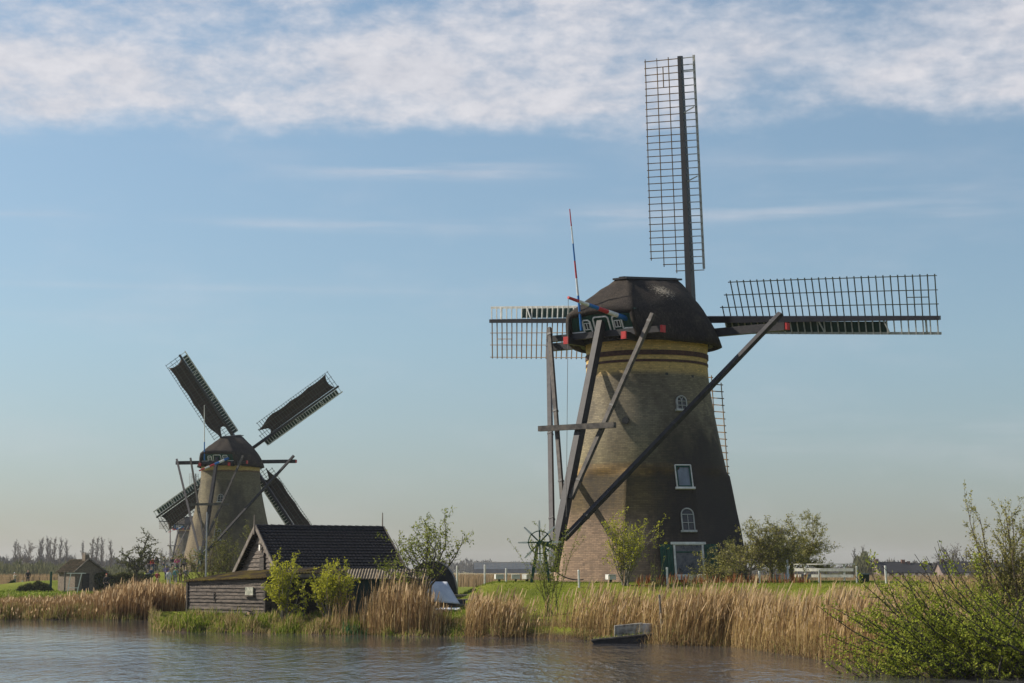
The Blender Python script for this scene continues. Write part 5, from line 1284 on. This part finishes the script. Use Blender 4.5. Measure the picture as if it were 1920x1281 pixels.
def farm(u0, u1, vr, ve, Y, label, chim=True, rz=0.15, rm=None):
    c_ = G((u0 + u1) / 2, Y); root = empty('farmhouse', c_, rz); tag(root, label, 'farmhouse', 'far farmhouses on the right'); W = (u1 - u0) / F * Y; rh = P(960, vr, Y).z - c_.z; eh = P(960, ve, Y).z - c_.z; D_ = 7
    mb = MB(); mb.add([(-W / 2, -D_ / 2, 0), (W / 2, -D_ / 2, 0), (W / 2, D_ / 2, 0), (-W / 2, D_ / 2, 0), (-W / 2, -D_ / 2, eh), (W / 2, -D_ / 2, eh), (W / 2, D_ / 2, eh), (-W / 2, D_ / 2, eh), (-W / 2, 0, rh - .1), (W / 2, 0, rh - .1)], [(0, 1, 5, 4), (1, 2, 6, 9, 5), (2, 3, 7, 6), (3, 0, 4, 8, 7)])
    mb.build('wall', simple('farm_brick', (.22, .17, .14), (.14, .1, .09), 1), root)
    mb = MB(); 
    for s_ in (-1, 1): mb.add([(-W / 2 - .3, s_ * (D_ / 2 + .4), eh - .2), (W / 2 + .3, s_ * (D_ / 2 + .4), eh - .2), (W / 2 + .3, 0, rh), (-W / 2 - .3, 0, rh)], [(0, 1, 2, 3)])
    ro = mb.build('roof', rm or M['tile'], root); sd = ro.modifiers.new('t', 'SOLIDIFY'); sd.thickness = .15
    if chim:
        for f in (-.4, .35): mb = MB(); mb.box((W * (f + rng.uniform(-.06, .06)), 0, rh + .15), (.75, .6, rng.uniform(.7, 1.2))); mb.build('chimney', simple('chimney_brick', (.2, .10, .075), None, 2), ro)
    for f in (-.3, 0, .3): mb = MB(); mb.box((W * f, -D_ / 2 - .03, eh * .55), (.9, .06, 1.0)); mb.build('window', M['whitewood'], root)
farm(1640, 1700, 1055, 1072, 400, 'dark roofed farmhouse with two chimneys, leftmost of the far row')
farm(1700, 1745, 1057, 1072, 410, 'farmhouse with white windows in the middle of the far row', rz=-.1)
farm(1760, 1850, 1054, 1072, 430, 'long dark roofed farmhouse right of the white windowed one', rz=.05)
farm(1856, 1935, 1056, 1072, 440, 'far farmhouse at the right picture edge behind the olive willow', rz=.1)

# ------------------------------------------------------------------ people
def skin_mesh(nm, joints, edges, lvl=1):
    me = bpy.data.meshes.new(nm); me.from_pydata([j[0] for j in joints], edges, [])
    o = bpy.data.objects.new(nm, me); COL.objects.link(o)
    md = o.modifiers.new('s', 'SKIN'); sv = me.skin_vertices[0].data
    for k, j in enumerate(joints): sv[k].radius = (j[1], j[2] if len(j) > 2 else j[1])
    sv[0].use_root = True; md.use_smooth_shade = True
    sb = o.modifiers.new('u', 'SUBSURF'); sb.levels = lvl; sb.render_levels = lvl
    dg = bpy.context.evaluated_depsgraph_get(); res = bpy.data.meshes.new_from_object(o.evaluated_get(dg)); bpy.data.objects.remove(o); res.name = nm
    return res
def pose(arms, sit=False, stride=.0):
    """arms: for each side elbow, wrist, hand offsets; figure faces -Y"""
    J = [((0, 0, .93), .13, .10), ((0, 0, 1.12), .12, .09), ((0, 0, 1.34), .15, .10), ((0, 0, 1.47), .055, .055), ((0, -.01, 1.55), .07, .08), ((0, -.015, 1.64), .085, .10), ((0, 0, 1.73), .06, .07), ((0, -.105, 1.61), .018, .018)]
    E_ = [(0, 1), (1, 2), (2, 3), (3, 4), (4, 5), (5, 6), (5, 7)]
    for sgn, (el, wr, hd), st in ((-1, arms[0], stride), (1, arms[1], -stride)):
        k = len(J); J += [((sgn * .17, 0, 1.39), .06), (el, .045), (wr, .03), (hd, .03, .02)]; E_ += [(2, k), (k, k + 1), (k + 1, k + 2), (k + 2, k + 3)]
        k = len(J); J += [((sgn * .10, 0, .86), .085), ((sgn * .11, st * .5 - .02, .48), .06), ((sgn * .11, st, .09), .04), ((sgn * .12, st - .14, .04), .04, .03)]; E_ += [(0, k), (k, k + 1), (k + 1, k + 2), (k + 2, k + 3)]
    body = skin_mesh('body', J, E_)
    jk = [((0, 0, .86), .17, .13), ((0, 0, 1.1), .155, .12), ((0, 0, 1.34), .18, .13), ((0, 0, 1.45), .07, .07)]; je = [(0, 1), (1, 2), (2, 3)]
    for sgn, (el, wr, hd) in ((-1, arms[0]), (1, arms[1])):
        k = len(jk); jk += [((sgn * .17, 0, 1.39), .078), (el, .062), (tuple(Vector(el).lerp(Vector(wr), .9)), .05)]; je += [(2, k), (k, k + 1), (k + 1, k + 2)]
    jacket = skin_mesh('jacket', jk, je)
    tk = [((0, 0, .92), .145, .115)]; te = []
    for sgn, st in ((-1, stride), (1, -stride)):
        k = len(tk); tk += [((sgn * .10, 0, .84), .098), ((sgn * .11, st * .5 - .02, .48), .075), ((sgn * .11, st, .12), .062)]; te += [(0, k), (k, k + 1), (k + 1, k + 2)]
    trous = skin_mesh('trousers', tk, te)
    hair = skin_mesh('hair', [((0, .03, 1.60), .085, .09), ((0, .015, 1.70), .095, .10), ((0, 0, 1.745), .06, .07)], [(0, 1), (1, 2)])
    return body, jacket, trous, hair
dn = [((-.25, .02, 1.12), (-.23, -.08, .88), (-.22, -.12, .79)), ((.25, .02, 1.12), (.23, -.08, .88), (.22, -.12, .79))]
cam_ = [((-.27, -.12, 1.18), (-.12, -.30, 1.42), (-.05, -.33, 1.52)), ((.27, -.12, 1.18), (.12, -.30, 1.42), (.05, -.33, 1.52))]
hip = [((-.33, .08, 1.15), (-.17, -.02, .97), (-.12, -.06, .95)), ((.27, -.08, 1.14), (.10, -.24, 1.10), (.02, -.27, 1.12))]
POSES = [pose(dn), pose(cam_, stride=.05), pose(hip), pose(dn, stride=.22)]
CM = {}
def cm(nm, c):
    if nm not in CM: CM[nm] = simple('cloth_' + nm, c, tuple(x * .75 for x in c), 8, None, .85)
    return CM[nm]
COLS = dict(black=(.02, .02, .025), navy=(.03, .05, .12), red=(.5, .04, .04), maroon=(.28, .03, .04), white=(.7, .7, .7), cream=(.55, .48, .36), grey=(.22, .22, .24), blue=(.08, .14, .4), purple=(.18, .14, .35), pink=(.8, .12, .35), olive=(.15, .13, .07), green=(.2, .6, .1), jeans=(.06, .09, .18), tan=(.4, .3, .18), blond=(.5, .38, .2), brown=(.08, .045, .03), greyhair=(.45, .43, .4), teal=(.1, .25, .25))
def person(u, vf, Y, ps, jc, tc_, hc, label, rz=0, hs=1.0, zf=None):
    b_ = G(u, Y)
    root = empty('person', b_, rz); root.scale = (hs, hs, hs); tag(root, label, 'person', 'visitors near the middle mill')
    for nm, me, mm in zip(('body', 'jacket', 'trousers', 'hair'), POSES[ps], (M['skin'], cm(jc, COLS[jc]), cm(tc_, COLS[tc_]), cm(hc, COLS[hc]))):
        o = bpy.data.objects.new(nm, me); COL.objects.link(o); o.parent = root
        if not me.materials: me.materials.append(None)
        o.material_slots[0].link = 'OBJECT'; o.material_slots[0].material = mm
PPL = [(27, 224, 1, 'cream', 'grey', 'white', 'person in cream jacket and hat raising a camera in the left meadow', 1.2),
 (52, 222, 0, 'black', 'black', 'brown', 'person in black beside the white marker at the left hedge', .3),
 (199, 182, 0, 'black', 'black', 'red', 'red haired person in black before the long hedge', 0),
 (253, 194, 3, 'white', 'grey', 'greyhair', 'person in white right beside the pear tree trunk', .5),
 (279, 208, 0, 'black', 'black', 'brown', 'person in black, leftmost of those on the dike', 2.8),
 (286, 207.5, 0, 'red', 'navy', 'brown', 'person in a red top between two dark coats on the dike', .4),
 (292.5, 207, 2, 'black', 'black', 'brown', 'person in a black coat with hand on hip on the dike', 2.9),
 (307, 206.5, 0, 'grey', 'jeans', 'black', 'man in grey jacket and black cap left of the white handrail', 1.9),
 (322, 210, 0, 'black', 'black', 'greyhair', 'grey haired person in black behind the white handrail', 3.0),
 (335, 216, 2, 'navy', 'navy', 'brown', 'tall person in navy standing highest on the mound', 3.0),
 (332, 206, 2, 'pink', 'navy', 'brown', 'person in a bright pink jacket at the right of the handrail', .8),
 (342.5, 207, 3, 'grey', 'black', 'brown', 'person in grey and black right of the pink jacket', .5),
 (347, 209, 0, 'black', 'black', 'brown', 'person in black at the right end of the dike group', .5),
 (277, 197, 2, 'grey', 'navy', 'blond', 'blond person in grey in the lower row by the pear tree', 3.0),
 (283.5, 198, 0, 'navy', 'navy', 'tan', 'person in navy in the lower row left of the maroon coat', 3.1),
 (294.5, 196, 2, 'maroon', 'tan', 'blond', 'blond person in a maroon coat in the lower row', 3.0),
 (311.5, 199, 0, 'purple', 'navy', 'blue', 'person with blue cap and purple jacket in the lower row', 2.9),
 (316, 196, 0, 'white', 'white', 'black', 'dark haired person in a long white coat in the lower row', 3.1),
 (323.5, 198.5, 0, 'tan', 'olive', 'greyhair', 'grey haired person in a tan coat in the lower row', 3.0),
 (329, 197, 3, 'teal', 'grey', 'green', 'person in a bright green hat in the lower row', 3.1),
 (338, 198, 0, 'olive', 'brown', 'brown', 'person in olive in the lower row right of the green hat', 2.7),
 (348, 197, 2, 'grey', 'olive', 'blond', 'blond person in a grey jacket, rightmost of the lower row', 3.1),
 (371, 128, 0, 'black', 'black', 'tan', 'person half hidden behind the left thicket above the plank shed', 3.0)]
for i_, (u, Y, ps, jc, tc_, hc, lab, rz) in enumerate(PPL[:-1]): person(u, 0, Y, ps, jc, tc_, hc, lab, rz, .97 + .05 * ((i_ * 7) % 5) / 4)

# ------------------------------------------------------------------ haze
hz = MB(); hz.box((0, 1560, 15), (9200, 3400, 34)); h_ = hz.build('haze', None); h_.data.materials.clear()
m, n, l = mat('thin_haze'); o = n.new('ShaderNodeOutputMaterial'); pv = n.new('ShaderNodeVolumePrincipled')
pv.inputs['Color'].default_value = (.93, .95, 1, 1); pv.inputs['Density'].default_value = .00012; pv.inputs['Anisotropy'].default_value = .0
l.new(pv.outputs[0], o.inputs['Volume']); h_.data.materials.append(m); tag(h_, 'thin pale spring haze over the polder', 'haze', kind='stuff')

# ------------------------------------------------------------------ sun and sky
SAZ, SEL = math.atan2(-.955, .297), R(36)
sd_ = Vector((math.sin(SAZ) * math.cos(SEL), math.cos(SAZ) * math.cos(SEL), math.sin(SEL)))
sun = bpy.data.objects.new('sun', bpy.data.lights.new('sun', 'SUN')); COL.objects.link(sun)
sun.data.energy = 5.0; sun.data.angle = R(.5); sun.data.color = (1, .91, .78); sun.rotation_euler = sd_.to_track_quat('Z', 'Y').to_euler()
w = bpy.data.worlds.new('World'); scn.world = w; w.use_nodes = True; n, l = w.node_tree.nodes, w.node_tree.links; n.clear()
o = n.new('ShaderNodeOutputWorld'); bg = n.new('ShaderNodeBackground'); l.new(bg.outputs[0], o.inputs[0]); bg.inputs[1].default_value = .092
sk = n.new('ShaderNodeTexSky'); sk.sky_type = 'NISHITA'; sk.sun_disc = False; sk.sun_elevation = SEL; sk.sun_rotation = SAZ; sk.air_density = 1.0; sk.dust_density = .6; sk.ozone_density = 1.6
tc = n.new('ShaderNodeTexCoord'); sx = n.new('ShaderNodeSeparateXYZ'); l.new(tc.outputs['Generated'], sx.inputs[0])
az = mth(n, l, 'ARCTAN2', sx.outputs[0], sx.outputs[1]); el = mth(n, l, 'ARCSINE', sx.outputs[2])
cv = n.new('ShaderNodeCombineXYZ'); l.new(az, cv.inputs[0]); l.new(el, cv.inputs[1])
def sstep(v, a, b):
    mr = n.new('ShaderNodeMapRange'); mr.interpolation_type = 'SMOOTHSTEP'; mr.inputs[1].default_value = a; mr.inputs[2].default_value = b; l.new(v, mr.inputs[0]); return mr.outputs[0]
def wn(sc, detail, rough=.6, dist=0):
    t = noise(n, l, 1.0, detail, cv.outputs[0], (*sc, 1), rough); t.inputs['Distortion'].default_value = dist; return t.outputs[0]
fine = wn((72, 135), 6, .6, .15); med = wn((26, 56), 5, .55, .2); puff = mth(n, l, 'ADD', mth(n, l, 'MULTIPLY', fine, .45), mth(n, l, 'MULTIPLY', med, .55)); big = wn((9, 26), 4, .55); str_ = wn((7, 90), 5, .55)
edge_ = mth(n, l, 'ADD', el, mth(n, l, 'ADD', mth(n, l, 'MULTIPLY', mth(n, l, 'SUBTRACT', puff, .5), .016), mth(n, l, 'ADD', mth(n, l, 'MULTIPLY', az, -.012), mth(n, l, 'MULTIPLY', mth(n, l, 'SUBTRACT', big, .5), .034))))
band = sstep(edge_, .2245, .2440)
top_thin = sstep(mth(n, l, 'ADD', el, mth(n, l, 'MULTIPLY', az, -.045)), .270, .305)      # the bank breaks up towards the top
dens = mth(n, l, 'ADD', mth(n, l, 'MULTIPLY', puff, .95), mth(n, l, 'MULTIPLY', big, .75))
right = sstep(az, .0, .14)
dens = mth(n, l, 'SUBTRACT', dens, mth(n, l, 'MULTIPLY', top_thin, .16))
dens = mth(n, l, 'SUBTRACT', dens, mth(n, l, 'MULTIPLY', right, .03))
cl = mth(n, l, 'MULTIPLY', band, sstep(dens, .44, 1.0))
def streak(e0, w_, a0, a1, k):
    g = mth(n, l, 'DIVIDE', mth(n, l, 'SUBTRACT', mth(n, l, 'ADD', el, mth(n, l, 'MULTIPLY', mth(n, l, 'SUBTRACT', str_, .5), w_ * .9)), e0), w_)
    g = mth(n, l, 'EXPONENT', mth(n, l, 'MULTIPLY', mth(n, l, 'MULTIPLY', g, g), -1))
    a_ = mth(n, l, 'MULTIPLY', sstep(az, a0 - .05, a0 + .03), mth(n, l, 'SUBTRACT', 1, sstep(az, a1 - .03, a1 + .06)))
    return mth(n, l, 'MULTIPLY', mth(n, l, 'MULTIPLY', g, a_), mth(n, l, 'MULTIPLY', sstep(str_, .34, .70), k * .85))
tot = cl
for s in ((.2115, .0055, -.10, .0, .8), (.1865, .006, .05, .24, .75), (.181, .003, -.16, .02, .4), (.2115, .004, .11, .2, .4), (.196, .0025, .16, .27, .35), (.182, .003, -.3, -.25, .45), (.1465, .0022, -.29, .02, .14), (.13, .003, -.3, -.08, .14), (.07, .01, .1, .3, .22)):
    tot = mth(n, l, 'ADD', tot, streak(*s))
soft = mth(n, l, 'MULTIPLY', mth(n, l, 'MULTIPLY', band, right), mth(n, l, 'MULTIPLY', sstep(big, .3, .7), .45))
tot = mth(n, l, 'ADD', mth(n, l, 'MULTIPLY', tot, mth(n, l, 'SUBTRACT', 1, mth(n, l, 'MULTIPLY', right, .3))), soft)
tot = mth(n, l, 'MULTIPLY', mth(n, l, 'MINIMUM', tot, 1), .92)
veil = mth(n, l, 'MULTIPLY', sstep(big, .45, .75), .12)
tot = mth(n, l, 'MINIMUM', mth(n, l, 'ADD', tot, veil), .95)
shade = ramp(n, [(.30, (4.5, 4.65, 5.2)), (.64, (6.1, 6.05, 6.35))]); l.new(puff, shade.inputs[0])
hsv = n.new('ShaderNodeHueSaturation'); hsv.inputs['Saturation'].default_value = 1.04; hsv.inputs['Value'].default_value = 1.0; l.new(sk.outputs[0], hsv.inputs['Color'])
grade = ramp(n, [(.0, (.50, .53, .625)), (.08, (.565, .60, .705)), (.3, (.80, .83, .84)), (.6, (1.0, .99, .93))]); l.new(mth(n, l, 'DIVIDE', mth(n, l, 'MAXIMUM', el, 0), .4), grade.inputs[0])
skc = mixc(n, l, 1.0, hsv.outputs[0], grade.outputs[0], 'MULTIPLY')
lowcl = mth(n, l, 'SUBTRACT', 1, mth(n, l, 'MULTIPLY', sstep(el, .36, .55), .75))
tot = mth(n, l, 'MULTIPLY', tot, lowcl)
l.new(mixc(n, l, tot, skc, shade.outputs[0]), bg.inputs[0])

scn.view_settings.view_transform = 'Standard'; scn.view_settings.look = 'None'; scn.view_settings.exposure = .42; scn.view_settings.gamma = 1
scn.cycles.max_bounces = 6; scn.cycles.diffuse_bounces = 2; scn.cycles.glossy_bounces = 3; scn.cycles.transmission_bounces = 3; scn.cycles.volume_bounces = 0; scn.cycles.transparent_max_bounces = 4
scn.cycles.use_denoising = True
